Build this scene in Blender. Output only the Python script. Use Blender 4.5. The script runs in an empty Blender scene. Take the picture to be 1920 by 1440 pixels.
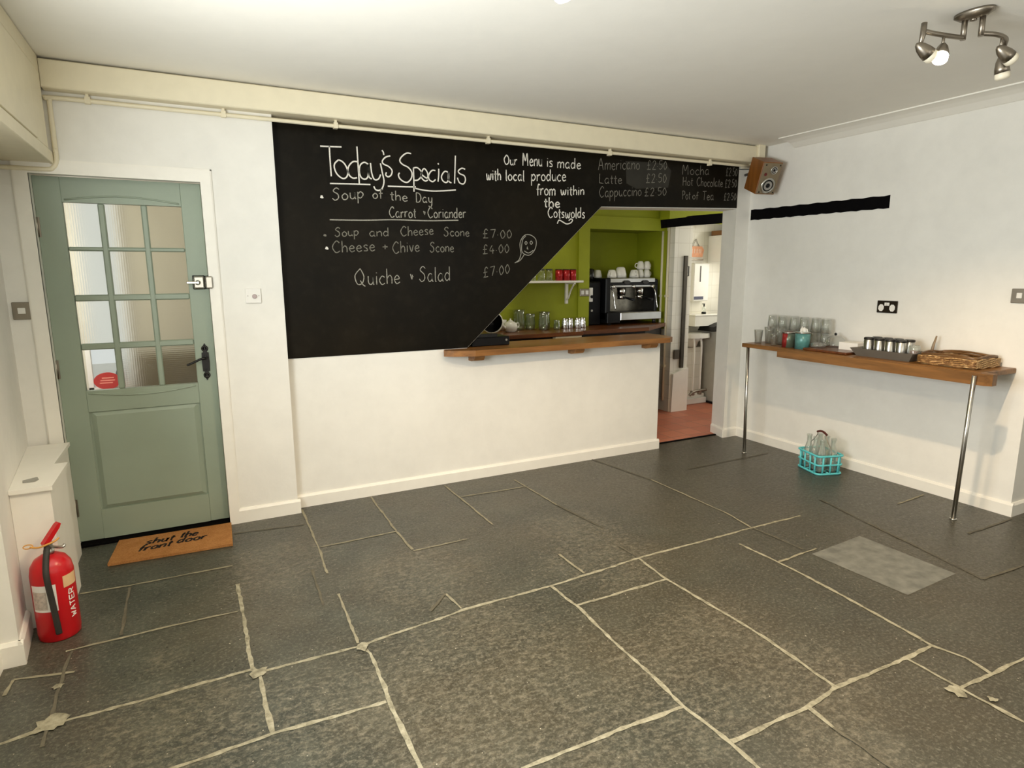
import bpy, math, random
from mathutils import Vector, Matrix
random.seed(7)
PI = math.pi
C = bpy.context.scene
COL = C.collection

# ------------------------------------------------------------------ camera
CAM = Vector((-4.3994, -4.0444, 1.4979))
FPX = 1159.8
YAW, PITCH, ROLL = 0.4709, -0.1774, -0.0042
FWD = Vector((math.sin(YAW)*math.cos(PITCH), math.cos(YAW)*math.cos(PITCH), math.sin(PITCH)))
R0 = Vector((math.cos(YAW), -math.sin(YAW), 0)); U0 = R0.cross(FWD)
RGT = R0*math.cos(ROLL)+U0*math.sin(ROLL); UPV = -R0*math.sin(ROLL)+U0*math.cos(ROLL)
cam = bpy.data.cameras.new('camera'); cam_o = bpy.data.objects.new('camera', cam); COL.objects.link(cam_o)
M = Matrix((RGT, UPV, -FWD)).transposed().to_4x4(); M.translation = CAM
cam_o.matrix_world = M
cam.sensor_width = 36; cam.sensor_fit = 'HORIZONTAL'; cam.lens = FPX*36/1920
cam.clip_start = 0.02
C.camera = cam_o

# ------------------------------------------------------------------ world, light, exposure
w = bpy.data.worlds.new('daylight'); C.world = w; w.use_nodes = True
bg = w.node_tree.nodes['Background']; bg.inputs[0].default_value = (0.95, 0.97, 0.93, 1); bg.inputs[1].default_value = 0.85
C.view_settings.view_transform = 'Standard'; C.view_settings.look = 'None'
C.view_settings.gamma = 1; C.view_settings.exposure = -0.08; C.view_settings.use_curve_mapping = False
C.cycles.max_bounces = 10; C.cycles.diffuse_bounces = 5; C.cycles.glossy_bounces = 4
C.cycles.transmission_bounces = 8; C.cycles.transparent_max_bounces = 24
C.cycles.caustics_reflective = False; C.cycles.caustics_refractive = False
C.cycles.use_denoising = True; C.cycles.sample_clamp_indirect = 6
def area(name, loc, target, sx, sy, power, col):
    l = bpy.data.lights.new(name, 'AREA'); l.shape = 'RECTANGLE'; l.size = sx; l.size_y = sy; l.energy = power; l.color = col
    o = bpy.data.objects.new(name, l); COL.objects.link(o); o.location = loc
    o.rotation_euler = (Vector(target)-Vector(loc)).to_track_quat('-Z', 'Y').to_euler(); return o
def bulb(name, loc, power, col, r=0.03, cone=140):
    l = bpy.data.lights.new(name, 'SPOT'); l.energy = power; l.color = col; l.shadow_soft_size = r; l.spot_size = math.radians(cone); l.spot_blend = 0.5
    o = bpy.data.objects.new(name, l); COL.objects.link(o); o.location = loc; return o
DAY = (0.96, 1.0, 1.0); WARM = (1.0, 0.73, 0.44)
area('daylight_window_one', (-3.9, -6.2, 1.5), (-3.5, -3.0, 4.0), 1.5, 1.0, 15, (1.0, 0.88, 0.66))
area('daylight_window_two', (-1.3, -6.1, 1.5), (-1.6, 0, 9.0), 1.5, 1.1, 22, (1.0, 0.95, 0.9))
area('daylight_window_side', (-5.08, -2.65, 1.45), (0, -2.9, 3.2), 1.5, 1.1, 120, DAY)
area('daylight_kitchen', (1.25, 0.75, 1.6), (0.2, 0.9, 1.2), 0.9, 1.0, 12, (1, 0.93, 0.78))
area('added_kitchen_fill', (-1.9, 0.6, 2.36), (-1.9, 0.6, 0), 0.5, 0.3, 6.5, (1, 0.93, 0.8))  # added unseen lamp overhead, brightens the servery
area('daylight_porch', (-5.8, 0.7, 1.6), (-4.5, 0.8, 1.2), 0.6, 1.0, 22, (1.0, 0.98, 0.92))

# ------------------------------------------------------------------ pixel -> plane (only to read off measured positions)
def ray(px, py): return FWD+(px-960)/FPX*RGT-(py-720)/FPX*UPV
def onY(px, py, y): v = ray(px, py); return CAM+v*((y-CAM.y)/v.y)
def onZ(px, py, z=0.0): v = ray(px, py); return CAM+v*((z-CAM.z)/v.z)
def onX(px, py, x): v = ray(px, py); return CAM+v*((x-CAM.x)/v.x)

# ------------------------------------------------------------------ materials
def rgb(r, g, b):
    f = lambda c: (c/255/12.92 if c/255 <= 0.04045 else ((c/255+0.055)/1.055)**2.4)
    return (f(r), f(g), f(b), 1)
class NT:
    def __init__(s, name):
        s.m = bpy.data.materials.new(name); s.m.use_nodes = True; s.t = s.m.node_tree
        s.b = s.t.nodes['Principled BSDF']; s.out = s.t.nodes['Material Output']
    def n(s, typ, **kw):
        x = s.t.nodes.new(typ)
        for k, v in kw.items(): setattr(x, k, v)
        return x
    def l(s, a, b): s.t.links.new(a, b)
    def coord(s, scale=(1, 1, 1), kind='Object'):
        tc = s.n('ShaderNodeTexCoord'); mp = s.n('ShaderNodeMapping'); mp.inputs['Scale'].default_value = scale
        s.l(tc.outputs[kind], mp.inputs[0]); return mp.outputs[0]
    def noise(s, co, scale, detail=4, rough=0.55):
        x = s.n('ShaderNodeTexNoise'); x.inputs['Scale'].default_value = scale; x.inputs['Detail'].default_value = detail
        x.inputs['Roughness'].default_value = rough; s.l(co, x.inputs['Vector']); return x.outputs['Fac']
    def ramp(s, fac, stops):
        r = s.n('ShaderNodeValToRGB'); e = r.color_ramp.elements
        while len(e) < len(stops): e.new(0.5)
        for i, (p, c) in enumerate(stops): e[i].position = p; e[i].color = c
        s.l(fac, r.inputs[0]); return r.outputs[0]
    def mix(s, fac, a, b, mode='MIX'):
        x = s.n('ShaderNodeMix', data_type='RGBA', blend_type=mode)
        for v, k in ((fac, 0), (a, 6), (b, 7)):
            if hasattr(v, 'is_linked'): s.l(v, x.inputs[k])
            else: x.inputs[k].default_value = v
        return x.outputs[2]
    def math(s, op, a, b=None):
        x = s.n('ShaderNodeMath', operation=op)
        for i, v in enumerate((a, b)):
            if v is None: continue
            if hasattr(v, 'is_linked'): s.l(v, x.inputs[i])
            else: x.inputs[i].default_value = v
        return x.outputs[0]
    def bump(s, h, strength=0.2, dist=0.01):
        x = s.n('ShaderNodeBump'); x.inputs['Strength'].default_value = strength; x.inputs['Distance'].default_value = dist
        s.l(h, x.inputs['Height']); s.l(x.outputs[0], s.b.inputs['Normal'])
def plain(name, col, rough=0.5, metal=0.0, var=0.06, scale=12, bump=0.0, bscale=60, spec=0.5, bdist=0.004):
    t = NT(name); co = t.coord(); f = t.noise(co, scale)
    lo = tuple(max(0, c*(1-var)) for c in col[:3])+(1,); hi = tuple(min(1, c*(1+var)) for c in col[:3])+(1,)
    t.l(t.ramp(f, [(0.3, lo), (0.7, hi)]), t.b.inputs['Base Color'])
    t.b.inputs['Roughness'].default_value = rough; t.b.inputs['Metallic'].default_value = metal
    t.b.inputs['Specular IOR Level'].default_value = spec
    if bump: t.bump(t.noise(co, bscale, 6), bump, bdist)
    return t.m
def glass(name, tint=(1, 1, 1, 1), refl=1.0, rough=0.03, body=0.0, bodycol=(0.8, 0.85, 0.8, 1)):
    t = NT(name); tr = t.n('ShaderNodeBsdfTransparent'); tr.inputs[0].default_value = tint
    gl = t.n('ShaderNodeBsdfGlossy'); gl.inputs['Roughness'].default_value = rough
    lw = t.n('ShaderNodeLayerWeight'); lw.inputs[0].default_value = 0.35
    f = t.math('MULTIPLY', lw.outputs['Facing'], 0.75*refl); f = t.math('ADD', f, 0.05*refl)
    mx = t.n('ShaderNodeMixShader'); t.l(f, mx.inputs[0]); t.l(tr.outputs[0], mx.inputs[1]); t.l(gl.outputs[0], mx.inputs[2])
    last = mx.outputs[0]
    if body:
        df = t.n('ShaderNodeBsdfDiffuse'); df.inputs[0].default_value = bodycol
        m2 = t.n('ShaderNodeMixShader'); m2.inputs[0].default_value = body
        t.l(last, m2.inputs[1]); t.l(df.outputs[0], m2.inputs[2]); last = m2.outputs[0]
    t.l(last, t.out.inputs['Surface']); t.t.nodes.remove(t.b); return t.m
def wood(name, dark, light, axis=0, rough=0.4, scale=9):
    t = NT(name); sc = [scale*3]*3; sc[axis] = scale*0.25; co = t.coord(tuple(sc))
    a = t.noise(co, 1.0, 6, 0.65); b = t.noise(t.coord((2.2, 2.2, 2.2)), 1.0, 3)
    f = t.math('ADD', t.math('MULTIPLY', a, 0.75), t.math('MULTIPLY', b, 0.25))
    t.l(t.ramp(f, [(0.32, dark), (0.68, light)]), t.b.inputs['Base Color'])
    t.b.inputs['Roughness'].default_value = rough; t.bump(a, 0.15, 0.003); return t.m
def emit(name, col, strength):
    t = NT(name); e = t.n('ShaderNodeEmission'); e.inputs[0].default_value = col; e.inputs[1].default_value = strength
    t.l(e.outputs[0], t.out.inputs['Surface']); t.t.nodes.remove(t.b); return t.m
def plaster(name, col, blotch=0.05, rough=0.85, bump=0.35):
    t = NT(name); co = t.coord(kind='Generated'); co = t.coord()
    f = t.noise(co, 1.7, 5, 0.6); g = t.noise(co, 9, 5, 0.6)
    m = t.math('ADD', t.math('MULTIPLY', f, 0.6), t.math('MULTIPLY', g, 0.4))
    lo = tuple(c*(1-blotch) for c in col[:3])+(1,); hi = tuple(min(1, c*(1+blotch*0.5)) for c in col[:3])+(1,)
    t.l(t.ramp(m, [(0.35, lo), (0.62, hi)]), t.b.inputs['Base Color'])
    t.b.inputs['Roughness'].default_value = rough; t.b.inputs['Specular IOR Level'].default_value = 0.25
    h = t.math('ADD', t.math('MULTIPLY', t.noise(co, 5, 3), 1.0), t.math('MULTIPLY', t.noise(co, 70, 3), 0.08))
    t.bump(h, bump, 0.012); return t.m

WHITE = plaster('white_wall_paint', rgb(232, 230, 223))
CEIL = plaster('ceiling_paint', rgb(244, 241, 232), 0.02, 0.9, 0.2)
CREAM = plain('cream_gloss_paint', rgb(230, 221, 194), 0.45, var=0.03, bump=0.1, bscale=25)
TRIM = plain('white_trim_paint', rgb(238, 235, 226), 0.4, var=0.02, bump=0.05, bscale=30)
LIME = plain('lime_green_wall_paint', rgb(148, 156, 22), 0.7, var=0.05, scale=5, bump=0.25, bscale=120)
SAGE = plain('sage_green_door_paint', rgb(147, 160, 143), 0.42, var=0.05, scale=3, bump=0.08, bscale=90)
BLACKP = plain('black_beam_paint', rgb(8, 7, 8), 0.75, spec=0.06, var=0.2, bump=0.4, bscale=14)
OAK = wood('varnished_oak', rgb(94, 59, 25), rgb(160, 110, 57), 0, 0.35)
OAKY = wood('varnished_oak_shelf', rgb(88, 58, 24), rgb(148, 102, 52), 1, 0.35)
DKWOOD = wood('dark_worktop_wood', rgb(64, 30, 12), rgb(124, 72, 34), 0, 0.3)
STEEL = plain('brushed_steel', rgb(190, 188, 182), 0.28, 1.0, var=0.06)
NICKEL = plain('satin_nickel', rgb(150, 142, 130), 0.38, 1.0, var=0.06)
CHROME = plain('chrome', rgb(225, 225, 225), 0.1, 1.0, var=0.02)
DARKMET = plain('dark_gunmetal', rgb(62, 60, 58), 0.4, 0.7, var=0.1)
IRON = plain('black_iron', rgb(22, 20, 18), 0.45, 0.3, var=0.2, bump=0.3)
PLASTIC_W = plain('white_plastic', rgb(232, 230, 224), 0.35, var=0.02)
PLASTIC_B = plain('black_plastic', rgb(8, 8, 10), 0.45, var=0.1, spec=0.25)
CERAM = plain('white_ceramic', rgb(226, 224, 214), 0.15, var=0.02)
RED = plain('red_extinguisher_paint', rgb(196, 18, 28), 0.28, var=0.05)
REDTIN = plain('red_tin', rgb(170, 30, 34), 0.25, 0.2, var=0.15, scale=30)
TEAL = plain('teal_tin', rgb(84, 136, 134), 0.3, 0.1, var=0.18, scale=40)
GREENTIN = plain('grey_green_tin', rgb(92, 112, 96), 0.3, 0.2, var=0.15, scale=30)
TURQ = plain('turquoise_plastic', rgb(96, 200, 206), 0.4, var=0.05)
PAPER = plain('white_paper', rgb(236, 234, 228), 0.8, var=0.02)
GREYPAPER = plain('grey_print', rgb(150, 148, 140), 0.8, var=0.15, scale=120)
CHALK1 = plain('white_chalk', rgb(226, 222, 212), 0.95, var=0.18, scale=180)
CHALK2 = plain('half_rubbed_chalk', rgb(158, 154, 142), 0.95, var=0.3, scale=160)
CHALK4 = plain('thin_chalk', rgb(122, 118, 108), 0.95, var=0.35, scale=150)
CHALK3 = plain('faint_chalk', rgb(122, 118, 106), 0.95, var=0.35, scale=160)
CLEAR = glass('clear_glass', (0.93, 0.95, 0.93, 1))
CLEARB = glass('bottle_glass', (0.95, 0.97, 0.95, 1), body=0.1)
PINT = glass('tumbler_glass', (0.955, 0.965, 0.95, 1), body=0.035, bodycol=(0.9, 0.92, 0.88, 1))
DUSK = glass('jar_glass', (0.88, 0.91, 0.84, 1), body=0.02)
PANE = glass('window_glass', (0.97, 0.98, 0.98, 1), 0.5)
LAMPG = emit('lit_bulb_glass', (1, 0.86, 0.62, 1), 30)
LAMPOFF = plain('frosted_lamp_glass', rgb(236, 228, 206), 0.4, var=0.02)
TERRA = None
def mk_floor():
    t = NT('riven_slate'); co = t.coord()
    big = t.noise(co, 1.1, 4, 0.6); mid = t.noise(co, 4.2, 8, 0.7); fine = t.noise(co, 38, 6, 0.7)
    st = t.coord((1.0, 1.5, 1.0)); dust = t.noise(st, 27, 9, 0.8); grain = t.noise(co, 75, 5, 0.75); veil = t.noise(co, 2.3, 5, 0.65)
    base = t.ramp(mid, [(0.25, rgb(40, 42, 37)), (0.5, rgb(60, 62, 54)), (0.75, rgb(82, 84, 74))])
    warm = t.ramp(big, [(0.42, (0, 0, 0, 1)), (0.7, (1, 1, 1, 1))])
    base = t.mix(t.math('MULTIPLY', warm, 0.5), base, rgb(84, 72, 52))
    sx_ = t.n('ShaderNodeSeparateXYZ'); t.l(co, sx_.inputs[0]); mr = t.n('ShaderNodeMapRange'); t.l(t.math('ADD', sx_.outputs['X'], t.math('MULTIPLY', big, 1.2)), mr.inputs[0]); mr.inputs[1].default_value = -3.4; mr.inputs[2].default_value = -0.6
    base = t.mix(t.math('MULTIPLY', mr.outputs[0], 0.6), base, rgb(62, 55, 39))   # browner stone towards the right wall, weaker light there also painted in
    tc = t.n('ShaderNodeTexCoord'); worn_lit = None                           # worn, dusty places, plus paler spots with brighter light put into the colour
    for (x, y, r) in WORN_LIT:
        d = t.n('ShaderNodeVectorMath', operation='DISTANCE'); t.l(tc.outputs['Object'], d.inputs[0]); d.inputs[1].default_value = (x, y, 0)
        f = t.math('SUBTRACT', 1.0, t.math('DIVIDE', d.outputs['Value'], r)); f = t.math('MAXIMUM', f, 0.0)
        worn_lit = f if worn_lit is None else t.math('MAXIMUM', worn_lit, f)
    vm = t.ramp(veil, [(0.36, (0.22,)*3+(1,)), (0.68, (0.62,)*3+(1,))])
    lvl = t.math('MINIMUM', t.math('ADD', t.math('MULTIPLY', worn_lit, 0.95), vm), 0.9)
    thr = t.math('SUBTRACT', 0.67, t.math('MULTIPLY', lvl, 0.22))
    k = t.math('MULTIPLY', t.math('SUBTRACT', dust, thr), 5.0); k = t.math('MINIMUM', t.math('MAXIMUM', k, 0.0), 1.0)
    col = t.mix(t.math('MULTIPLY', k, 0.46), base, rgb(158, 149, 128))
    col = t.mix(t.ramp(grain, [(0.5, (0, 0, 0, 1)), (0.72, (0.5,)*3+(1,))]), col, rgb(150, 146, 130))
    # flecks of paint and chips
    v = t.n('ShaderNodeTexVoronoi'); v.inputs['Scale'].default_value = 24; t.l(co, v.inputs['Vector'])
    thr = t.math('MULTIPLY', t.noise(co, 5, 2), 0.15)
    fl = t.math('LESS_THAN', v.outputs['Distance'], t.math('SUBTRACT', thr, 0.03))
    col = t.mix(t.math('MULTIPLY', fl, 0.75), col, rgb(196, 188, 168))
    t.l(col, t.b.inputs['Base Color'])
    t.l(t.ramp(fine, [(0.3, (0.24,)*3+(1,)), (0.7, (0.46,)*3+(1,))]), t.b.inputs['Roughness'])
    t.b.inputs['Specular IOR Level'].default_value = 0.5
    h = t.math('ADD', t.math('MULTIPLY', mid, 0.8), t.math('MULTIPLY', fine, 0.22)); t.bump(h, 0.55, 0.012)
    return t.m
WORN_LIT = [tuple(onZ(a, b)[:2])+(r,) for a, b, r in ((330, 1385, 0.55), (520, 1055, 0.42), (1340, 1195, 0.42), (1110, 1050, 0.5),
        (830, 1370, 0.35), (1080, 1370, 0.4), (1250, 1290, 0.5), (1600, 1400, 0.3), (310, 1235, 0.16), (1080, 990, 0.4), (900, 1260, 0.75), (640, 1330, 0.5), (780, 1080, 0.5), (1480, 1260, 0.4))]  # worn patches, and spots lightened to paint light onto the stone
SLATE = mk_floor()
def mk_grout():
    t = NT('lime_mortar'); co = t.coord(); f = t.noise(co, 26, 5, 0.7)
    t.l(t.ramp(f, [(0.3, rgb(104, 100, 82)), (0.5, rgb(148, 143, 121)), (0.75, rgb(178, 173, 152))]), t.b.inputs['Base Color'])
    t.b.inputs['Roughness'].default_value = 0.85; t.bump(f, 0.4, 0.004); return t.m
GROUT = mk_grout()
GROUT3 = plain('thin_mortar', rgb(142, 136, 114), 0.8, var=0.22, scale=26, bump=0.3)
GROUT2 = plain('dirty_mortar', rgb(94, 89, 74), 0.7, var=0.25, scale=20, bump=0.3)
LIGHTSLATE = plain('scuffed_grey_slate', rgb(112, 112, 104), 0.45, var=0.28, scale=16, bump=0.5, bscale=40)
def mk_board():
    t = NT('blackboard_paint'); co = t.coord(); f = t.noise(co, 1.6, 5, 0.6); g = t.noise(co, 14, 5, 0.6)
    c = t.ramp(f, [(0.35, rgb(11, 9, 5)), (0.7, rgb(26, 21, 12))])
    c = t.mix(t.math('MULTIPLY', t.ramp(g, [(0.5, (0, 0, 0, 1)), (0.8, (1, 1, 1, 1))]), 0.12), c, rgb(66, 60, 50))
    t.l(c, t.b.inputs['Base Color']); t.b.inputs['Roughness'].default_value = 0.36; t.b.inputs['Specular IOR Level'].default_value = 0.13
    t.bump(t.noise(co, 45, 4), 0.12, 0.004); return t.m
BOARD = mk_board()
SMUDGE = plain('chalk_dust_smudge', rgb(44, 42, 35), 0.9, var=0.2, scale=8)
def mk_terra():
    t = NT('terracotta_quarry_tiles'); co = t.coord(); br = t.n('ShaderNodeTexBrick'); br.offset = 0
    br.inputs['Scale'].default_value = 1; br.inputs['Mortar Size'].default_value = 0.006; br.inputs['Brick Width'].default_value = 0.2; br.inputs['Row Height'].default_value = 0.2
    br.inputs['Color1'].default_value = rgb(176, 100, 74); br.inputs['Color2'].default_value = rgb(194, 118, 88); br.inputs['Mortar'].default_value = rgb(150, 100, 78)
    t.l(co, br.inputs['Vector']); f = t.noise(co, 6, 5)
    t.l(t.mix(t.math('MULTIPLY', f, 0.4), br.outputs['Color'], rgb(150, 84, 62)), t.b.inputs['Base Color']); t.b.inputs['Roughness'].default_value = 0.5; return t.m
TERRA = mk_terra()
def mk_tiles(name, rot):
    t = NT(name); co = t.coord(); sep = t.n('ShaderNodeSeparateXYZ'); t.l(co, sep.inputs[0]); cb = t.n('ShaderNodeCombineXYZ')
    t.l(sep.outputs['Y' if rot else 'X'], cb.inputs[0]); t.l(sep.outputs['Z'], cb.inputs[1])
    br = t.n('ShaderNodeTexBrick'); br.offset = 0; t.l(cb.outputs[0], br.inputs['Vector'])
    br.inputs['Scale'].default_value = 1; br.inputs['Mortar Size'].default_value = 0.003; br.inputs['Brick Width'].default_value = 0.15; br.inputs['Row Height'].default_value = 0.15
    br.inputs['Color1'].default_value = rgb(232, 228, 216); br.inputs['Color2'].default_value = rgb(226, 222, 208); br.inputs['Mortar'].default_value = rgb(212, 207, 192)
    t.l(br.outputs['Color'], t.b.inputs['Base Color']); t.b.inputs['Roughness'].default_value = 0.25; return t.m
TILES = mk_tiles('white_wall_tiles', False); TILESY = mk_tiles('white_wall_tiles_side', True)
def mk_mat():
    t = NT('coir'); co = t.coord(); f = t.noise(co, 160, 4, 0.8); g = t.noise(co, 14, 3)
    m = t.math('ADD', t.math('MULTIPLY', f, 0.7), t.math('MULTIPLY', g, 0.3))
    t.l(t.ramp(m, [(0.3, rgb(150, 98, 52)), (0.7, rgb(212, 154, 96))]), t.b.inputs['Base Color']); t.b.inputs['Roughness'].default_value = 1
    t.b.inputs['Specular IOR Level'].default_value = 0.1; t.bump(f, 1.0, 0.006); return t.m
COIR = mk_mat(); COIRBLK = plain('black_coir_print', rgb(26, 18, 12), 1, var=0.3, scale=120)
def mk_obscure():
    t = NT('obscure_glass'); co = t.coord((1, 1, 1)); sep = t.n('ShaderNodeSeparateXYZ'); t.l(co, sep.inputs[0])
    sx = t.math('SINE', t.math('MULTIPLY', sep.outputs['X'], 2*PI/0.011)); sz = t.math('SINE', t.math('MULTIPLY', sep.outputs['Z'], 2*PI/0.011))
    h = t.math('ADD', sx, sz); b = t.b
    b.inputs['Base Color'].default_value = (0.88, 0.88, 0.82, 1); b.inputs['Transmission Weight'].default_value = 1; b.inputs['Roughness'].default_value = 0.2; b.inputs['IOR'].default_value = 1.35
    t.bump(h, 0.4, 0.0016); return t.m
OBSCURE = mk_obscure()
def mk_wicker():
    t = NT('woven_wicker'); co = t.coord(); wv = t.n('ShaderNodeTexWave'); wv.inputs['Scale'].default_value = 28; wv.inputs['Distortion'].default_value = 5; wv.inputs['Detail'].default_value = 3; t.l(co, wv.inputs['Vector'])
    f = t.noise(co, 30, 5); m = t.math('ADD', t.math('MULTIPLY', wv.outputs['Fac'], 0.5), t.math('MULTIPLY', f, 0.5))
    t.l(t.ramp(m, [(0.25, rgb(104, 70, 34)), (0.5, rgb(176, 136, 84)), (0.75, rgb(222, 192, 142))]), t.b.inputs['Base Color']); t.b.inputs['Roughness'].default_value = 0.6; t.bump(m, 0.8, 0.006); return t.m
WICKER = mk_wicker()

# ------------------------------------------------------------------ mesh builder
class MB:
    def __init__(s): s.v = []; s.f = []; s.mi = []; s.sm = []
    def add(s, vs, fs, mi=0, smooth=False):
        o = len(s.v); s.v += [tuple(x) for x in vs]
        for f in fs: s.f.append(tuple(i+o for i in f)); s.mi.append(mi); s.sm.append(smooth)
        return s
    def box(s, x0, x1, y0, y1, z0, z1, mi=0, T=None):
        x0, x1 = min(x0, x1), max(x0, x1); y0, y1 = min(y0, y1), max(y0, y1); z0, z1 = min(z0, z1), max(z0, z1)
        v = [Vector((x, y, z)) for x in (x0, x1) for y in (y0, y1) for z in (z0, z1)]
        if T is not None: v = [T @ p for p in v]
        return s.add(v, [(0, 1, 3, 2), (4, 6, 7, 5), (0, 4, 5, 1), (2, 3, 7, 6), (0, 2, 6, 4), (1, 5, 7, 3)], mi)
    def bbox(s, x0, x1, y0, y1, z0, z1, b=0.004, mi=0, T=None):      # box with bevelled edges (superellipse-like chamfer)
        x0, x1 = min(x0, x1), max(x0, x1); y0, y1 = min(y0, y1), max(y0, y1); z0, z1 = min(z0, z1), max(z0, z1)
        lo = (x0, y0, z0); hi = (x1, y1, z1); b = min(b, (x1-x0)/2.01, (y1-y0)/2.01, (z1-z0)/2.01); vs = []; ix = {}
        for cx in (0, 1):
            for cy in (0, 1):
                for cz in (0, 1):
                    c = (cx, cy, cz); k = [(hi if c[i] else lo)[i] for i in range(3)]
                    for a in range(3):
                        p = [k[i]+(0 if i == a else (-b if c[i] else b)) for i in range(3)]
                        ix[c, a] = len(vs); vs.append(T @ Vector(p) if T is not None else Vector(p))
        fs = []
        for a in range(3):
            o = [i for i in range(3) if i != a]
            for sgn in (0, 1):
                q = []
                for u, v_ in ((0, 0), (1, 0), (1, 1), (0, 1)):
                    c = [0]*3; c[a] = sgn; c[o[0]] = u; c[o[1]] = v_; q.append(ix[tuple(c), a])
                fs.append(q if (sgn ^ (a == 1)) else q[::-1])
            for u in (0, 1):
                for v_ in (0, 1):
                    c0 = [0]*3; c0[o[0]] = u; c0[o[1]] = v_; c1 = list(c0); c1[a] = 1; c0, c1 = tuple(c0), tuple(c1)
                    fs.append((ix[c0, o[0]], ix[c1, o[0]], ix[c1, o[1]], ix[c0, o[1]]))
        for cx in (0, 1):
            for cy in (0, 1):
                for cz in (0, 1): c = (cx, cy, cz); fs.append((ix[c, 0], ix[c, 1], ix[c, 2]))
        return s.add(vs, fs, mi)
    def prism(s, pts, a, b, axis='z', mi=0, pts2=None, T=None):
        pts2 = pts2 or pts; n = len(pts)
        def P(p, h): return {'z': (p[0], p[1], h), 'y': (p[0], h, p[1]), 'x': (h, p[0], p[1])}[axis]
        v = [Vector(P(p, a)) for p in pts]+[Vector(P(p, b)) for p in pts2]
        if T is not None: v = [T @ p for p in v]
        f = [tuple(range(n))[::-1], tuple(range(n, 2*n))]+[(i, (i+1) % n, n+(i+1) % n, n+i) for i in range(n)]
        return s.add(v, f, mi)
    def tube(s, path, r, n=10, mi=0, caps=True, closed=False):
        path = [Vector(p) for p in path]; m = len(path); rs = r if isinstance(r, (list, tuple)) else [r]*m
        vs = []; prev = None
        for i, p in enumerate(path):
            d = (path[(i+1) % m]-path[i-1]) if closed else (path[min(i+1, m-1)]-path[max(i-1, 0)])
            d.normalize()
            if prev is None: a = d.orthogonal().normalized()
            else: a = prev-d*prev.dot(d); a = a.normalized() if a.length > 1e-6 else d.orthogonal().normalized()
            prev = a; b = d.cross(a)
            for k in range(n): t = 2*PI*k/n; vs.append(p+(a*math.cos(t)+b*math.sin(t))*rs[i])
        fs = []
        for i in range(m if closed else m-1):
            j = (i+1) % m
            for k in range(n): l = (k+1) % n; fs.append((i*n+k, i*n+l, j*n+l, j*n+k))
        s.add(vs, fs, mi, True)
        if caps and not closed: s.add(vs[:n], [tuple(range(n))[::-1]], mi); s.add(vs[-n:], [tuple(range(n))], mi)
        return s
    def lathe(s, prof, c=(0, 0, 0), n=20, mi=0, T=None, sx=1, sy=1, cap=True):
        vs = []; m = len(prof)
        for r, z in prof:
            for k in range(n):
                t = 2*PI*k/n; p = Vector((c[0]+max(r, 1e-4)*math.cos(t)*sx, c[1]+max(r, 1e-4)*math.sin(t)*sy, c[2]+z)); vs.append(T @ p if T is not None else p)
        fs = [(i*n+k, i*n+(k+1) % n, (i+1)*n+(k+1) % n, (i+1)*n+k) for i in range(m-1) for k in range(n)]
        s.add(vs, fs, mi, True)
        for i, rev in ((0, True), (m-1, False)):
            if cap and prof[i][0] > 1e-3: q = list(range(i*n, i*n+n)); s.add([vs[k] for k in q], [tuple(range(n))[::-1] if rev else tuple(range(n))], mi)
        return s
    def ribbon(s, pts, w, nrm, mi=0):                                  # flat stroke of width w lying in the plane with normal nrm
        pts = [Vector(p) for p in pts]; ws = w if isinstance(w, list) else [w]*len(pts); vs = []; m = len(pts)
        for i, p in enumerate(pts):
            d = pts[min(i+1, m-1)]-pts[max(i-1, 0)]; d = d.normalized() if d.length > 1e-9 else Vector((1, 0, 0)); a = nrm.cross(d).normalized()
            vs += [p+a*ws[i]/2, p-a*ws[i]/2]
        return s.add(vs, [(2*i, 2*i+1, 2*i+3, 2*i+2) for i in range(m-1)], mi)
    def build(s, name, mats, parent=None, loc=None, rot=None):
        me = bpy.data.meshes.new(name); me.from_pydata(s.v, [], s.f)
        for m in (mats if isinstance(mats, (list, tuple)) else [mats]): me.materials.append(m)
        me.polygons.foreach_set('material_index', s.mi); me.polygons.foreach_set('use_smooth', s.sm)
        import bmesh
        bm = bmesh.new(); bm.from_mesh(me); bmesh.ops.remove_doubles(bm, verts=bm.verts, dist=1e-6); bmesh.ops.recalc_face_normals(bm, faces=bm.faces); bm.to_mesh(me); bm.free()
        me.update(); o = bpy.data.objects.new(name, me); COL.objects.link(o)
        if parent: o.parent = parent
        if loc is not None: o.location = loc
        if rot is not None: o.rotation_euler = rot
        return o
def tag(o, label=None, cat=None, group=None, kind=None):
    if label: o['label'] = label
    if cat: o['category'] = cat
    if group: o['group'] = group
    if kind: o['kind'] = kind
    return o
def thing(name, label, cat, loc=(0, 0, 0), rz=0.0, group=None):
    o = bpy.data.objects.new(name, None); COL.objects.link(o); o.location = loc; o.rotation_euler = (0, 0, rz); o.empty_display_size = 0.05
    return tag(o, label, cat, group)
def struct(o): o['kind'] = 'structure'; return o
def copy_tree(o, parent=None):
    c = o.copy(); COL.objects.link(c)
    if parent is not None: c.parent = parent
    for ch in list(o.children): copy_tree(ch, c)
    return c
def smooth_path(pts, k=6):
    pts = [Vector(p) for p in pts]
    if len(pts) < 3: return [pts[0].lerp(pts[-1], i/4) for i in range(5)]
    out = []
    for i in range(len(pts)-1):
        p0, p1, p2, p3 = pts[max(i-1, 0)], pts[i], pts[i+1], pts[min(i+2, len(pts)-1)]
        for j in range(k):
            t = j/k; out.append(0.5*((2*p1)+(p2-p0)*t+(2*p0-5*p1+4*p2-p3)*t*t+(3*p1-p0-3*p2+p3)*t**3))
    return out+[pts[-1]]
ORD = ['leftmost', 'second from the left', 'third from the left', 'fourth from the left', 'fifth from the left', 'sixth from the left', 'seventh from the left', 'eighth from the left']

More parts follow.
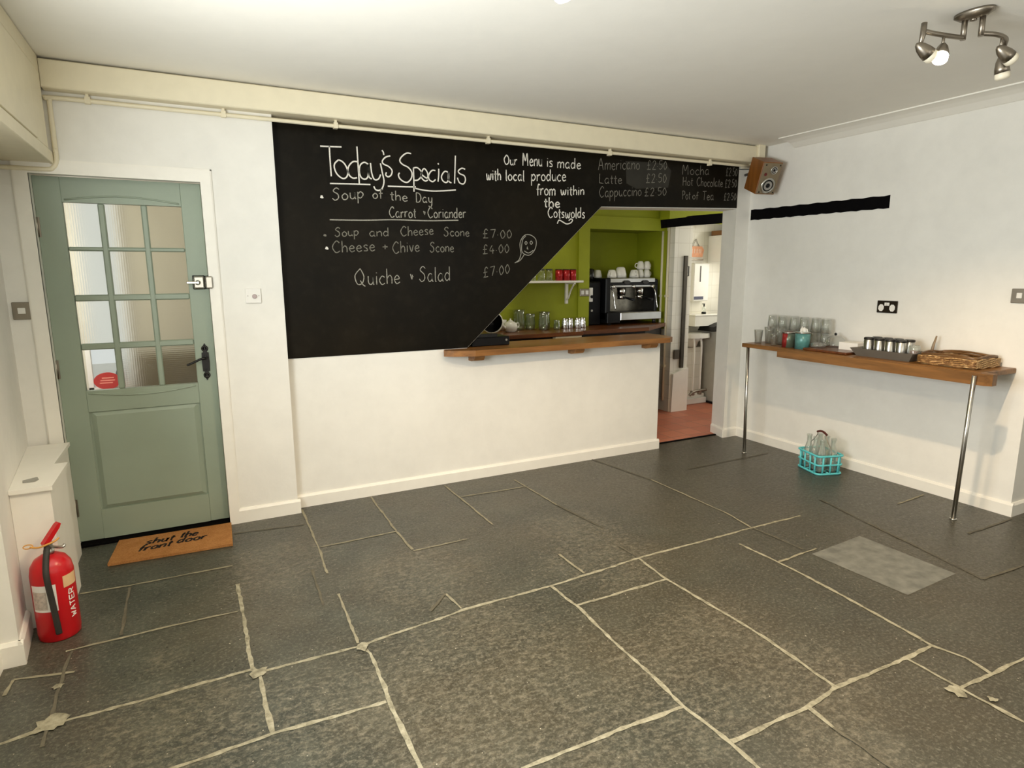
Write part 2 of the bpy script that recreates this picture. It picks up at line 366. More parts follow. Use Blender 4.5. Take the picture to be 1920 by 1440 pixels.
#%%SETTING
# ------------------------------------------------------------------ the setting
ZC = 2.535
m = MB(); m.add([(-5.6, -6.6, 0), (1.4, -6.6, 0), (1.4, 0.1, 0), (-5.6, 0.1, 0)], [(0, 1, 2, 3)], 0)
NZ = Vector((0, 0, 1)); JN = [0]
def joint(px, wd=0.013, mi=1, dz=0.0):
    g = [onZ(a, b) for a, b in px]; out = []
    for i in range(len(g)-1):
        n = max(2, int((g[i+1]-g[i]).length/0.03))
        out += [g[i].lerp(g[i+1], j/n) for j in range(n)]
    out.append(g[-1]); rr = random.Random(int(px[0][0]*7+px[0][1]))
    JN[0] += 1; jx = 0; pts = []; ws = []
    for i, p in enumerate(out):
        jx = jx*0.7+rr.uniform(-1, 1)*0.0022; pts.append(Vector((p.x+jx, p.y-jx, 0.0012+0.00006*JN[0]))); ws.append(wd*rr.uniform(0.6, 1.4))
    m.ribbon(pts, ws, NZ, mi)
for j in (  # strong pale joints
    [(-40, 1410), (127, 1350), (307, 1303), (469, 1256), (490, 1260), (671, 1213), (867, 1144), (1032, 1099), (1200, 1046), (1410, 990), (1500, 967)],
    [(300, 1448), (510, 1376), (725, 1316)], [(446, 1095), (454, 1144), (472, 1252), (487, 1267), (502, 1342), (512, 1376)],
    [(686, 1219), (695, 1226), (729, 1309), (792, 1450)], [(1032, 1099), (1081, 1136), (1156, 1207), (1220, 1264), (1282, 1324), (1372, 1395), (1430, 1450)],
    [(1081, 1136), (1220, 1095), (1249, 1086)], [(1200, 1048), (1249, 1086), (1328, 1132), (1440, 1200), (1567, 1290)],
    [(1387, 1020), (1459, 1054), (1575, 1114), (1747, 1211), (1811, 1234), (1860, 1264)], [(1372, 1391), (1515, 1327), (1567, 1290), (1699, 1234), (1747, 1211)],
    [(1699, 1234), (1800, 1290), (1960, 1376)], [(1800, 1290), (1860, 1264), (1950, 1220)], [(970, 1446), (1122, 1384), (1282, 1324)],
    [(1515, 1327), (1560, 1365)]): joint(j, 0.0155)
for j in (  # thin pale joints
    [(150, 1114), (240, 1099), (435, 1061)], [(124, 1222), (307, 1177), (446, 1147)], [(26, 1275), (139, 1260)], [(26, 1275), (7, 1305)],
    [(695, 932), (744, 997), (774, 1031)], [(774, 1033), (875, 1011)], [(834, 911), (924, 984)], [(601, 1026), (744, 997)],
    [(965, 900), (1044, 947)], [(1047, 1039), (1096, 1076)], [(1459, 1054), (1530, 1029)], [(1222, 900), (1361, 962), (1410, 990)], [(836, 1114), (866, 1142)],
    [(566, 956), (589, 1009), (615, 1076)], [(634, 1114), (671, 1207)], [(1684, 945), (1732, 928)], [(864, 932), (984, 913)]): joint(j, 0.0115, 4)
for j in (  # joints filled with dirt
    [(244, 1102), (225, 1192)], [(135, 1222), (120, 1260), (79, 1402)], [(439, 1001), (570, 984)], [(585, 1069), (607, 1136)], [(807, 1147), (836, 1114)],
    [(1410, 990), (1507, 1031)], [(1560, 1365), (1680, 1446)], [(1815, 1001), (1897, 973)], [(1537, 937), (1845, 1087)], [(1845, 1087), (1930, 1057)], [(1160, 1024), (1197, 1046)],
    [(1110, 862), (1222, 900)], [(1290, 880), (1440, 850)], [(1044, 947), (1130, 990)]): joint(j, 0.012, 2)
q = [onZ(a, b) for a, b in ((1522, 1039), (1612, 1005), (1792, 1076), (1702, 1116))]
m.add([(p.x, p.y, 0.0009) for p in q], [(0, 1, 2, 3)], 3)
for bx, by, br in ((95, 1358, 0.06), (110, 1288, 0.02), (1795, 1298, 0.035), (1862, 1313, 0.016), (678, 1215, 0.03), (484, 1262, 0.034)):   # mortar smears
    c = onZ(bx, by); n = 14; m.add([(c.x+br*random.uniform(0.5, 1.3)*math.cos(2*PI*k/n), c.y+br*random.uniform(0.5, 1.3)*math.sin(2*PI*k/n), 0.0046) for k in range(n)], [tuple(range(n))], 1)
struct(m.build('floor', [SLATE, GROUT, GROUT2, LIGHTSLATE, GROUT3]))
struct(MB().add([(-3.5, 0.1, 0.004), (1.5, 0.1, 0.004), (1.5, 1.9, 0.004), (-3.5, 1.9, 0.004)], [(0, 1, 2, 3)]).build('floor_kitchen', TERRA))
struct(MB().box(-0.94, -0.13, 0.088, 0.112, 0, 0.007).build('trim_threshold', BLACKP))
struct(MB().box(-5.6, 1.4, -6.6, 0.2, ZC, ZC+0.1).build('ceiling', CEIL))
struct(MB().box(-3.5, 1.5, 0.2, 1.9, 2.42, 2.5).build('ceiling_kitchen', CEIL))
# wall with servery hatch and doorway
P = [(-4.0, 0), (-0.94, 0), (-0.94, 0.93), (-2.72, 0.93), (-2.72, 0.955), (-1.571, 1.992), (-0.155, 2.035), (-0.165, 0), (0.1, 0), (0.1, 2.6), (-4.0, 2.6)]
P2 = list(P); P2[6] = (-0.11, 2.035); P2[7] = (-0.11, 0)
m = MB().prism(P, 0, 0.2, 'y', 0, P2); m.mi[2+4] = 1; struct(m.build('wall_back', [WHITE, LIME]))
# wall with the green door, 9 cm proud
DX0, DX1 = -5.086, -4.311
struct(MB().prism([(-5.5, 0), (DX0, 0), (DX0, 2.006), (DX1, 2.006), (DX1, 0), (-3.919, 0), (-3.919, 2.6), (-5.5, 2.6)], -0.091, 0.1, 'y').build('wall_door', WHITE))
# skewed left wall with a jog
struct(MB().prism([(-5.24, -0.08), (-5.118, -1.215), (-5.19, -1.215), (-5.19, -1.85), (-5.5, -1.85), (-5.5, -0.08)], 0, 2.6, 'z').build('wall_left', WHITE))
struct(MB().prism([(-5.19, -1.85), (-5.19, -6.6), (-5.5, -6.6), (-5.5, -1.85)], 0, 0.9, 'z').prism([(-5.19, -3.55), (-5.19, -6.6), (-5.5, -6.6), (-5.5, -3.55)], 0.9, 2.1, 'z')
       .prism([(-5.19, -1.85), (-5.19, -6.6), (-5.5, -6.6), (-5.5, -1.85)], 2.1, 2.6, 'z').build('wall_left_front', WHITE))
struct(MB().box(0, 0.25, -2.205, 0.1, 0, 2.6).build('wall_right', WHITE))
struct(MB().box(0.25, 1.4, -2.2, -2.1, 0, 2.6).build('wall_recess', WHITE))
struct(MB().box(1.25, 1.4, -6.6, -2.2, 0, 2.6).build('wall_recess_side', WHITE))
m = MB()
for a, b, c, d in ((-5.5, -4.65, 0, 2.6), (-3.15, -2.05, 0, 2.6), (-0.55, 1.4, 0, 2.6), (-4.65, -3.15, 0, 0.95), (-4.65, -3.15, 2.25, 2.6), (-2.05, -0.55, 0, 0.95), (-2.05, -0.55, 2.25, 2.6)): m.box(a, b, -6.6, -6.45, c, d)
struct(m.build('wall_front', WHITE))
def window(name, pts):
    m = MB()
    for a in pts: m.box(*a)
    return m
for k, x0 in ((2, -4.65), (3, -2.05)):
    m = MB()
    for a, b, c, d in ((x0, x0+0.06, 0.95, 2.25), (x0+1.44, x0+1.5, 0.95, 2.25), (x0+0.72, x0+0.78, 0.95, 2.25), (x0, x0+1.5, 0.95, 1.01), (x0, x0+1.5, 2.19, 2.25)): m.box(a, b, -6.56, -6.5, c, d)
    f = struct(m.build('window_%d' % k, TRIM)); MB().box(x0+0.05, x0+1.45, -6.535, -6.528, 1.0, 2.2).build('pane', PANE, f)
m = MB()
for a, b, c, d in ((-3.55, -3.49, 0.9, 2.1), (-1.91, -1.85, 0.9, 2.1), (-2.73, -2.67, 0.9, 2.1), (-3.55, -1.85, 0.9, 0.96), (-3.55, -1.85, 2.04, 2.1)): m.box(-5.42, -5.36, a, b, c, d)
f = struct(m.build('window_4', TRIM)); MB().box(-5.394, -5.386, -3.5, -1.9, 0.95, 2.05).build('pane', PANE, f)
# kitchen
struct(MB().prism([(-3.5, 0), (1.5, 0), (1.5, 2.5), (0.1, 2.5), (0.1, 1.932), (-0.872, 1.925), (-0.872, 0), (-3.5, 0)][:1]+[(-0.872, 0), (-0.872, 1.925), (0.1, 1.932), (0.1, 2.5), (-3.5, 2.5)], 1.2, 1.3, 'y')
       .box(-0.872, 0.34, 1.66, 1.76, 0, 2.5).box(-0.972, -0.872, 1.3, 1.76, 0, 2.5).box(-0.872, 0.1, 1.3, 1.66, 1.93, 2.0).build('wall_kitchen_green', LIME))
struct(MB().box(-1.0, -0.872, 1.175, 1.2, 0.97, 1.925).box(-1.0, 0.1, 1.175, 1.2, 1.925, 2.05).build('trim_niche', LIME))
struct(MB().box(-3.6, -3.5, 0.2, 1.3, 0, 2.5).build('wall_kitchen_left', LIME))
struct(MB().box(0.0, 1.5, 1.03, 1.18, 2.02, 2.5).build('wall_kitchen_header', LIME))
struct(MB().box(0.1, 0.34, 1.05, 1.66, 0, 2.02).build('wall_kitchen_pillar', TILES))
struct(MB().box(0.088, 0.1, 1.16, 1.66, 0.9, 1.93).build('trim_niche_side', LIME))
struct(MB().box(0.34, 1.5, 1.46, 1.56, 0, 2.5).build('wall_kitchen_far', TILES))
m = MB()
for a, b, c, d in ((0.1, 0.3, 0, 2.5), (1.3, 1.6, 0, 2.5), (0.3, 1.3, 0, 0.95), (0.3, 1.3, 2.15, 2.5)): m.box(1.3, 1.4, a, b, c, d)
struct(m.build('wall_kitchen_right', TILESY))
m = MB()
for a, b, c, d in ((0.3, 0.35, 0.95, 2.15), (1.25, 1.3, 0.95, 2.15), (0.3, 1.3, 0.95, 1.0), (0.3, 1.3, 2.1, 2.15)): m.box(1.33, 1.37, a, b, c, d)
f = struct(m.build('window_5', TRIM)); MB().box(1.347, 1.352, 0.34, 1.26, 0.99, 2.11).build('pane', PANE, f)
# porch behind the green door
struct(MB().box(-6.2, -3.7, 0.1, 1.5, -0.06, -0.02).build('floor_porch', TERRA))
PORCHW = plaster('porch_wall_paint', rgb(198, 193, 176), 0.04)
m = MB()
for a, b, c, d in ((-6.2, -5.12, 0, 2.6), (-4.84, -3.7, 0, 2.6), (-5.12, -4.84, 0, 0.66), (-5.12, -4.84, 2.1, 2.6)): m.box(a, b, 1.3, 1.4, c, d)
struct(m.build('wall_porch', PORCHW))
struct(MB().box(-3.8, -3.7, 0.1, 1.3, 0, 2.6).box(-6.2, -6.1, 0.1, 1.3, 0, 2.6).build('wall_porch_side', PORCHW))
struct(MB().box(-6.2, -3.7, 0.1, 1.4, 2.5, 2.6).build('ceiling_porch', CEIL))
m = MB()
for a, b, c, d in ((-5.13, -5.1, 0.65, 2.11), (-4.86, -4.83, 0.65, 2.11), (-5.13, -4.83, 0.65, 0.69), (-5.13, -4.83, 2.07, 2.11)): m.box(a, b, 1.28, 1.33, c, d)
f = struct(m.build('window_1', TRIM)); MB().box(-5.11, -4.85, 1.345, 1.35, 0.68, 2.09).build('pane', PANE, f)
struct(MB().box(-9, 1, 1.5, 9, -0.12, -0.06).build('ground_outside', plain('pale_paving', rgb(214, 212, 204), 0.9)))
# skirtings
def skirt(name, pts, h=0.085, t=0.016):
    m = MB()
    for (a, b) in zip(pts[:-1], pts[1:]):
        a, b = Vector(a+(0,)), Vector(b+(0,)); d = (b-a).normalized(); n = Vector((d.y, -d.x, 0)); a2 = a-d*0; b2 = b
        prof = [(0, 0), (t, 0), (t, h-0.014), (t*0.45, h), (0, h)]
        va = [a2+n*u+NZ*z for u, z in prof]; vb = [b2+n*u+NZ*z for u, z in prof]; k = len(prof)
        m.add(va+vb, [tuple(range(k)), tuple(range(k, 2*k))[::-1]]+[(i, (i+1) % k, k+(i+1) % k, k+i) for i in range(k)])
    return struct(m.build(name, TRIM))
skirt('baseboard_back', [(-3.935, 0), (-0.925, 0)])
skirt('baseboard_door', [(-4.262, -0.091), (-3.903, -0.091)], 0.09)
skirt('baseboard_corner', [(-0.178, 0), (0.0, 0)])
skirt('baseboard_doorway', [(-0.112, 0.19), (-0.168, -0.016)])
skirt('baseboard_right', [(0, 0), (0, -2.221)])
skirt('baseboard_recess', [(0.0, -2.205), (1.25, -2.2)][::1])
skirt('baseboard_left', [(-5.19, -3.5), (-5.19, -1.215)][:2], 0.1); skirt('baseboard_jog', [(-5.19, -1.215), (-5.102, -1.215)], 0.1); skirt('baseboard_left_rear', [(-5.118, -1.231), (-5.145, -0.96)], 0.1)
# boxed beam, corner block, coving, black band
m = MB(); n = 24; tops = []
for i in range(n): x0 = -4.97+i*(4.84/n); m.box(x0, x0+4.84/n, -0.17, 0.1, 2.395+0.006*math.cos(i*2*PI/n), ZC-0.004)
struct(MB().bbox(-4.975, -0.135, -0.17, -0.002, 2.393, ZC-0.011, 0.005).build('trim_beam', CREAM))
struct(MB().bbox(-0.135, -0.06, -0.19, 0.0, 2.37, ZC, 0.004).build('trim_corner_block', CREAM))
cv = [(0, 2.475)]+[(-0.2+0.2*math.cos(t*PI/2/8), 2.475+0.06*math.sin(t*PI/2/8)) for t in range(9)][::1]+[(-0.2, ZC), (0, ZC)]
struct(MB().prism([(0.0, 2.478), (-0.012, 2.478), (-0.03, 2.487), (-0.07, 2.507), (-0.12, 2.52), (-0.17, 2.526), (-0.2, 2.527), (-0.2, ZC), (0.0, ZC)], -2.2, -0.43, 'y').build('trim_coving', CEIL))
m = MB(); n = 30; up = []; dn = []
for i in range(n+1):
    t = i/n; y = -0.022+t*(-1.226); up.append((y, 2.031-0.008*t+0.003*math.sin(i*1.7))); dn.append((y, 1.944-0.008*t+0.003*math.sin(i*2.3)))
struct(m.prism(up+dn[::-1], -0.004, 0.002, 'x').build('trim_black_band', BLACKP))
# door casing
m = MB(); m.box(-5.143, DX0+0.004, -0.107, -0.085, 0.0, 2.062).box(DX1-0.004, -4.262, -0.107, -0.085, 0, 2.062).box(DX0+0.004, DX1-0.004, -0.107, -0.085, 1.998, 2.062)
m.box(DX0, DX0+0.004, -0.1, 0.1, 0, 2.0).box(DX1-0.004, DX1, -0.1, 0.1, 0, 2.0)
m.box(-5.149, -5.143, -0.101, -0.088, 0.0, 2.068).box(-4.262, -4.256, -0.101, -0.088, 0.09, 2.068).box(-5.149, -4.256, -0.101, -0.088, 2.062, 2.068)
struct(m.build('trim_door_casing', TRIM))
# the green door
D = bpy.data.objects.new('door_1', None); COL.objects.link(D); D.location = (DX0+0.004, -0.035, 0.02); struct(D)
W, H = 0.766, 1.976; gx = [0.117, 0.268, 0.308, 0.467, 0.492, 0.662]; cols = [(0.117, 0.268), (0.298, 0.465), (0.495, 0.662)]
rows = [(1.622, 1.85), (1.37, 1.606), (1.108, 1.342), (0.852, 1.08)]; GX0, GX1, GZ0, GZ1 = 0.117, 0.662, 0.852, 1.85
m = MB(); m.bbox(0, GX0, 0, 0.042, 0, H, 0.003).bbox(GX1, W, 0, 0.042, 0, H, 0.003).box(GX0, GX1, 0, 0.042, GZ1, H).box(GX0, GX1, 0, 0.042, 0.742, GZ0).box(GX0, GX1, 0, 0.042, 0, 0.165).box(GX0, GX1, 0.012, 0.03, 0.165, 0.742)
px0, px1, pz0, pz1 = GX0+0.008, GX1-0.008, 0.172, 0.735
m.add([(px0, 0.011, pz0), (px1, 0.011, pz0), (px1, 0.011, pz1), (px0, 0.011, pz1), (px0+0.024, -0.002, pz0+0.024), (px1-0.024, -0.002, pz0+0.024), (px1-0.024, -0.002, pz1-0.024), (px0+0.024, -0.002, pz1-0.024)],
      [(0, 1, 5, 4), (1, 2, 6, 5), (2, 3, 7, 6), (3, 0, 4, 7), (4, 5, 6, 7)])
for z, sg in ((GZ1+0.012, 1), (GZ0-0.012, -1)):                       # shallow swept mouldings above and below the glazing
    pts = [(GX0+0.01+(GX1-GX0-0.02)*t/14, -0.001, z+sg*0.026*math.sin(PI*t/14)) for t in range(15)]
    m.tube(pts, 0.0045, 6)
for a, b, c, d in ((GX0, GX1, 0.165, 0.172), (GX0, GX1, 0.735, 0.742)): m.box(a, b, 0.0, 0.012, c, d)
m.build('door_leaf', SAGE, D)
m = MB()
for a, b in ((0.268, 0.298), (0.465, 0.495)): m.bbox(a, b, 0.002, 0.04, GZ0, GZ1, 0.006)
for a, b in ((1.606, 1.622), (1.342, 1.37), (1.08, 1.108)): m.bbox(GX0, GX1, 0.004, 0.038, a-0.004, b+0.002, 0.006)
m.build('glazing_bars', SAGE, D)
m = MB()
for i, (a, b) in enumerate(cols):
    for j, (c, d) in enumerate(rows):
        if not (i == 0 and j == 3): m.box(a-0.004, b+0.004, 0.02, 0.024, c-0.004, d+0.004)
m.build('obscure_glazing', OBSCURE, D)
tag(MB().box(0.113, 0.272, 0.02, 0.024, 0.848, 1.084).build('clear_pane', PANE, D), 'clear pane at the bottom left')
for z in (1.72, 0.98, 0.2):
    MB().box(-0.004, 0.012, -0.003, 0.0, z-0.05, z+0.05).tube([(0, -0.005, z-0.05), (0, -0.005, z+0.05)], 0.006, 8).build('hinge', NICKEL, D)
zl = 1.432; m = MB(); m.bbox(0.684, 0.748, -0.006, 0, zl-0.039, zl+0.041, 0.003).bbox(0.745, 0.789, -0.058, -0.05, zl-0.036, zl+0.038, 0.003); m.build('latch_shadow_plate', IRON, D)  # dark plate behind the latch, standing in for its shadowed outline
m = MB(); m.bbox(0.687, 0.745, -0.026, 0, zl-0.035, zl+0.037, 0.008).bbox(0.748, 0.786, -0.088, -0.052, zl-0.033, zl+0.035, 0.006)
la = m.build('rim_latch', STEEL, D); la['label'] = 'chrome rim latch'
MB().lathe([(0.014, 0), (0.014, 0.012), (0.007, 0.014), (0.006, 0.02)], T=Matrix.Translation((0.71, -0.026, zl)) @ Matrix.Rotation(PI/2, 4, 'X'), n=16).bbox(0.652, 0.716, -0.044, -0.034, zl-0.007, zl+0.007, 0.003).build('turn_snib', CHROME, la)
m = MB(); HX, HZ = 0.714, 0.975
m.prism([(HX-0.0185, HZ-0.055), (HX+0.0185, HZ-0.055), (HX+0.0205, HZ), (HX+0.0185, HZ+0.055), (HX-0.0185, HZ+0.055), (HX-0.0205, HZ)], -0.008, 0, 'y')   # backplate with pierced ring ends
for sg in (-1, 1):
    m.prism([(HX-0.012, HZ+sg*0.053), (HX+0.012, HZ+sg*0.053), (HX+0.009, HZ+sg*0.066), (HX-0.009, HZ+sg*0.066)], -0.007, 0, 'y')
    m.lathe([(0.0085, 0), (0.0085, 0.006), (0.0185, 0.006), (0.0185, 0), (0.0085, 0)], T=Matrix.Translation((HX, 0, HZ+sg*0.078)) @ Matrix.Rotation(PI/2, 4, 'X'), n=16)
    m.prism([(HX-0.003, HZ+sg*0.068), (HX+0.003, HZ+sg*0.068), (HX+0.0045, HZ+sg*0.09), (HX-0.0045, HZ+sg*0.09)], -0.005, 0, 'y')
    m.prism([(HX-0.009, HZ+sg*0.093), (HX+0.009, HZ+sg*0.093), (HX, HZ+sg*0.11)], -0.006, 0, 'y')
m.lathe([(0.012, 0), (0.011, 0.012)], T=Matrix.Translation((HX, -0.008, 1.0)) @ Matrix.Rotation(PI/2, 4, 'X'), n=14)
hp = m.build('lever_handle', IRON, D); hp['label'] = 'black iron lever handle and plate'
MB().tube(smooth_path([(0.714, -0.01, 1.0), (0.714, -0.045, 1.0), (0.69, -0.052, 0.998), (0.66, -0.05, 0.985), (0.63, -0.052, 0.972), (0.615, -0.052, 0.968)]), 0.0065, 8).build('lever', IRON, hp)
MB().lathe([(0.006, 0), (0.006, 0.003)], T=Matrix.Translation((0.714, -0.0075, 0.93)) @ Matrix.Rotation(PI/2, 4, 'X'), n=10).build('keyhole', PLASTIC_B, hp)
m = MB(); m.box(DX0+0.004, DX1-0.004, -0.08, 0.06, 0.0, 0.01); struct(m.build('trim_door_sill', BLACKP))

#%%OBJECTS
# ------------------------------------------------------------------ hand lettering (single-stroke)
F = {
 'a': (1.0, [[(.78, .9), (.4, 1), (.08, .5), (.35, 0), (.75, .3), (.8, .95)], [(.8, .95), (.8, .15), (.95, 0)]]),
 'b': (1.0, [[(.12, 1.8), (.12, 0)], [(.12, .6), (.5, 1), (.88, .5), (.5, 0), (.12, .2)]]),
 'c': (.9, [[(.8, .85), (.45, 1), (.08, .5), (.42, 0), (.82, .15)]]),
 'd': (1.0, [[(.76, .8), (.38, 1), (.06, .5), (.35, 0), (.76, .3)], [(.8, 1.8), (.8, 0)]]),
 'e': (.95, [[(.1, .5), (.8, .6), (.5, 1), (.1, .55), (.4, 0), (.88, .18)]]),
 'f': (.7, [[(.75, 1.65), (.45, 1.75), (.32, 1.2), (.32, 0)], [(.05, .95), (.65, 1)]]),
 'h': (.95, [[(.12, 1.8), (.12, 0)], [(.12, .6), (.5, 1), (.8, .7), (.8, 0)]]),
 'i': (.4, [[(.2, 1), (.2, 0)], [(.2, 1.35), (.22, 1.42)]]),
 'k': (.9, [[(.12, 1.8), (.12, 0)], [(.75, 1), (.15, .45), (.8, 0)]]),
 'l': (.4, [[(.18, 1.8), (.18, .15), (.34, 0)]]),
 'm': (1.4, [[(.1, 1), (.1, 0)], [(.1, .6), (.4, 1), (.65, .8), (.65, 0)], [(.65, .6), (.95, 1), (1.25, .8), (1.25, 0)]]),
 'n': (.95, [[(.1, 1), (.1, 0)], [(.1, .6), (.5, 1), (.8, .75), (.8, 0)]]),
 'o': (1.0, [[(.5, 1), (.1, .6), (.3, .05), (.75, .1), (.88, .6), (.5, 1)]]),
 'p': (1.0, [[(.12, 1), (.12, -.8)], [(.12, .6), (.5, 1), (.88, .55), (.5, 0), (.12, .25)]]),
 'r': (.75, [[(.12, 1), (.12, 0)], [(.12, .55), (.4, .95), (.72, .95)]]),
 's': (.8, [[(.7, .88), (.4, 1), (.15, .75), (.6, .4), (.6, .08), (.1, .08)]]),
 't': (.65, [[(.32, 1.5), (.32, .15), (.55, 0)], [(.05, 1), (.62, 1.03)]]),
 'u': (.95, [[(.12, 1), (.15, .25), (.45, 0), (.75, .3), (.78, 1)], [(.78, 1), (.8, .1), (.92, 0)]]),
 'v': (.85, [[(.1, 1), (.42, 0), (.75, 1)]]),
 'w': (1.3, [[(.1, 1), (.25, .1), (.5, .1), (.65, .8), (.8, .1), (1.05, .15), (1.18, 1)]]),
 'y': (.95, [[(.12, 1), (.2, .3), (.5, .05), (.75, .4)], [(.8, 1), (.75, -.3), (.5, -.8), (.1, -.6)]]),
 'q': (1.0, [[(.78, .8), (.4, 1), (.08, .5), (.35, 0), (.78, .3)], [(.8, 1), (.8, -.8)]]),
 'A': (1.3, [[(.05, 0), (.55, 1.8), (1.1, 0)], [(.25, .7), (.95, .7)]]),
 'C': (1.3, [[(1.15, 1.5), (.7, 1.8), (.12, .9), (.6, 0), (1.2, .25)]]),
 'D': (1.2, [[(.15, 1.8), (.15, 0)], [(.15, 1.8), (.8, 1.6), (1.05, .8), (.7, .1), (.15, 0)]]),
 'H': (1.2, [[(.12, 1.8), (.12, 0)], [(1, 1.8), (1, 0)], [(.12, .9), (1, .95)]]),
 'L': (1.0, [[(.15, 1.8), (.12, .1)], [(.12, .1), (.9, 0)]]),
 'M': (1.5, [[(.1, 0), (.2, 1.8), (.65, .7), (1.1, 1.8), (1.25, 0)]]),
 'O': (1.4, [[(.7, 1.8), (.1, 1), (.5, .05), (1.15, .3), (1.2, 1.2), (.7, 1.8)]]),
 'P': (1.1, [[(.15, 1.8), (.15, 0)], [(.15, 1.75), (.8, 1.65), (.85, 1.1), (.15, .85)]]),
 'Q': (1.7, [[(.9, 1.9), (.15, 1.1), (.45, .1), (1.1, .2), (1.35, 1.0), (.9, 1.9)], [(.85, .5), (1.2, 0), (1.5, -.2)]]),
 'S': (1.2, [[(1.05, 1.6), (.65, 1.85), (.25, 1.4), (.85, .85), (.9, .25), (.45, -.05), (.08, .3)]]),
 'T': (1.1, [[(.05, 1.75), (1.1, 1.8)], [(.55, 1.78), (.5, 0)]]),
 '0': (.95, [[(.5, 1.6), (.12, .9), (.4, 0), (.85, .7), (.5, 1.6)]]),
 '2': (.95, [[(.12, 1.3), (.5, 1.65), (.8, 1.2), (.1, 0)], [(.1, 0), (.88, .02)]]),
 '4': (.95, [[(.5, 1.6), (.08, .6), (.85, .6)], [(.6, 1.0), (.6, 0)]]),
 '5': (.95, [[(.8, 1.6), (.25, 1.6), (.2, .95), (.7, .9), (.8, .35), (.4, 0), (.1, .15)]]),
 '7': (.95, [[(.08, 1.5), (.85, 1.6)], [(.85, 1.6), (.4, 0)]]),
 '\u00a3': (1.1, [[(.85, 1.4), (.6, 1.7), (.35, 1.3), (.4, .3), (.1, 0)], [(.1, 0), (.9, .05)], [(.1, .8), (.75, .85)]]),
 '.': (.4, [[(.15, .5), (.2, .58)]]), '+': (1.0, [[(.5, 1), (.5, .1)], [(.1, .55), (.9, .58)]]),
 '&': (.9, [[(.15, 1), (.4, .2), (.5, .9)], [(.35, .6), (.7, .6)]]), ' ': (.7, [])}
def write(mb, text, p0, p1, up, nrm, wd, mi=0, k=5):
    """single-stroke handwriting from p0 to p1 along the baseline; up = x-height vector"""
    tot = sum(F[c][0]+0.12 for c in text); ax = (p1-p0)/tot; x = 0; rr = random.Random(text)
    for c in text:
        wch, st = F[c]; dy = rr.uniform(-0.06, 0.06)
        for s in st:
            pts = smooth_path([p0+ax*(x+u)+up*(v_+dy) for u, v_ in s], k)
            mb.ribbon(pts, [wd*rr.uniform(0.75, 1.2) for _ in pts], nrm, mi)
        x += wch+0.12
NW = Vector((0, -1, 0)); YB = -0.0052
def wp(px, py): p = onY(px, py, 0.0); return Vector((p.x, YB, p.z))
def chalk(mb, text, x0, y0, x1, y1, xh, wd=0.007, mi=0):
    a, b = wp(x0, y0), wp(x1, y1); up = Vector((0, 0, (wp(x0, y0-xh)-a).length)); write(mb, text, a, b, up, NW, wd, mi)
def strokes(mb, segs, ox, oy, sc, wd, mi=0, smooth=True):
    for s in segs:
        pts = [wp(ox+x*sc, oy+y*sc) for x, y in s]; pts = smooth_path(pts, 6) if smooth else pts
        mb.ribbon(pts, wd, NW, mi)

# ------------------------------------------------------------------ chalkboard
CB = thing('chalkboard', 'large black chalkboard menu wall cut diagonally along the serving hatch', 'chalkboard', (0, 0, 0))
MB().prism([(-3.925, 0.977), (-2.7, 0.977), (-1.573, 1.9945), (-0.158, 2.042), (-0.158, 2.405), (-3.925, 2.39)], -0.0045, -0.0004, 'y').build('board_surface', BOARD, CB)
m = MB(); sm = []
for (x0, y0, x1, y1) in ((1172, 302, 1258, 352),):
    q = [(x0, y0), (x1-12, y0+4), (x1, y0+18), (x1-6, y1), (x0+20, y1+2), (x0+2, y1-8)]
    m.add([wp(a, b)+Vector((0, 0.0004, 0)) for a, b in q], [tuple(range(len(q)))])
m.build('rubbed_smudge', SMUDGE, CB)
k = 1/12
def part(name, mat, label=None):
    o = m.build(name, mat, CB)
    if label: o['label'] = label
m = MB(); strokes(m, [[(0, 290), (200, 300), (480, 310)], [(205, 290), (220, 560), (250, 970)],
            [(410, 600), (330, 680), (320, 780), (380, 920), (500, 1015), (590, 990), (625, 880), (580, 740), (500, 640), (410, 600)],
            [(830, 640), (740, 640), (650, 730), (625, 840), (660, 950), (740, 1010), (830, 1000)], [(825, 300), (845, 600), (865, 900), (880, 1130)],
            [(1080, 700), (990, 655), (900, 720), (880, 860), (920, 990), (1010, 1035), (1075, 960), (1080, 700)], [(1080, 700), (1090, 960), (1160, 1030)],
            [(1130, 670), (1160, 900), (1220, 1040), (1310, 1030), (1360, 930)], [(1355, 680), (1400, 900), (1435, 1080), (1400, 1230), (1330, 1285), (1250, 1270), (1205, 1195)],
            [(1390, 385), (1420, 430), (1430, 490)], [(1575, 510), (1470, 540), (1400, 620), (1420, 690), (1540, 750), (1615, 840), (1595, 940), (1530, 980), (1475, 940), (1490, 880)]], 600, 250, k, 0.0085); part('today_heading', CHALK1, 'white chalk word of the heading')
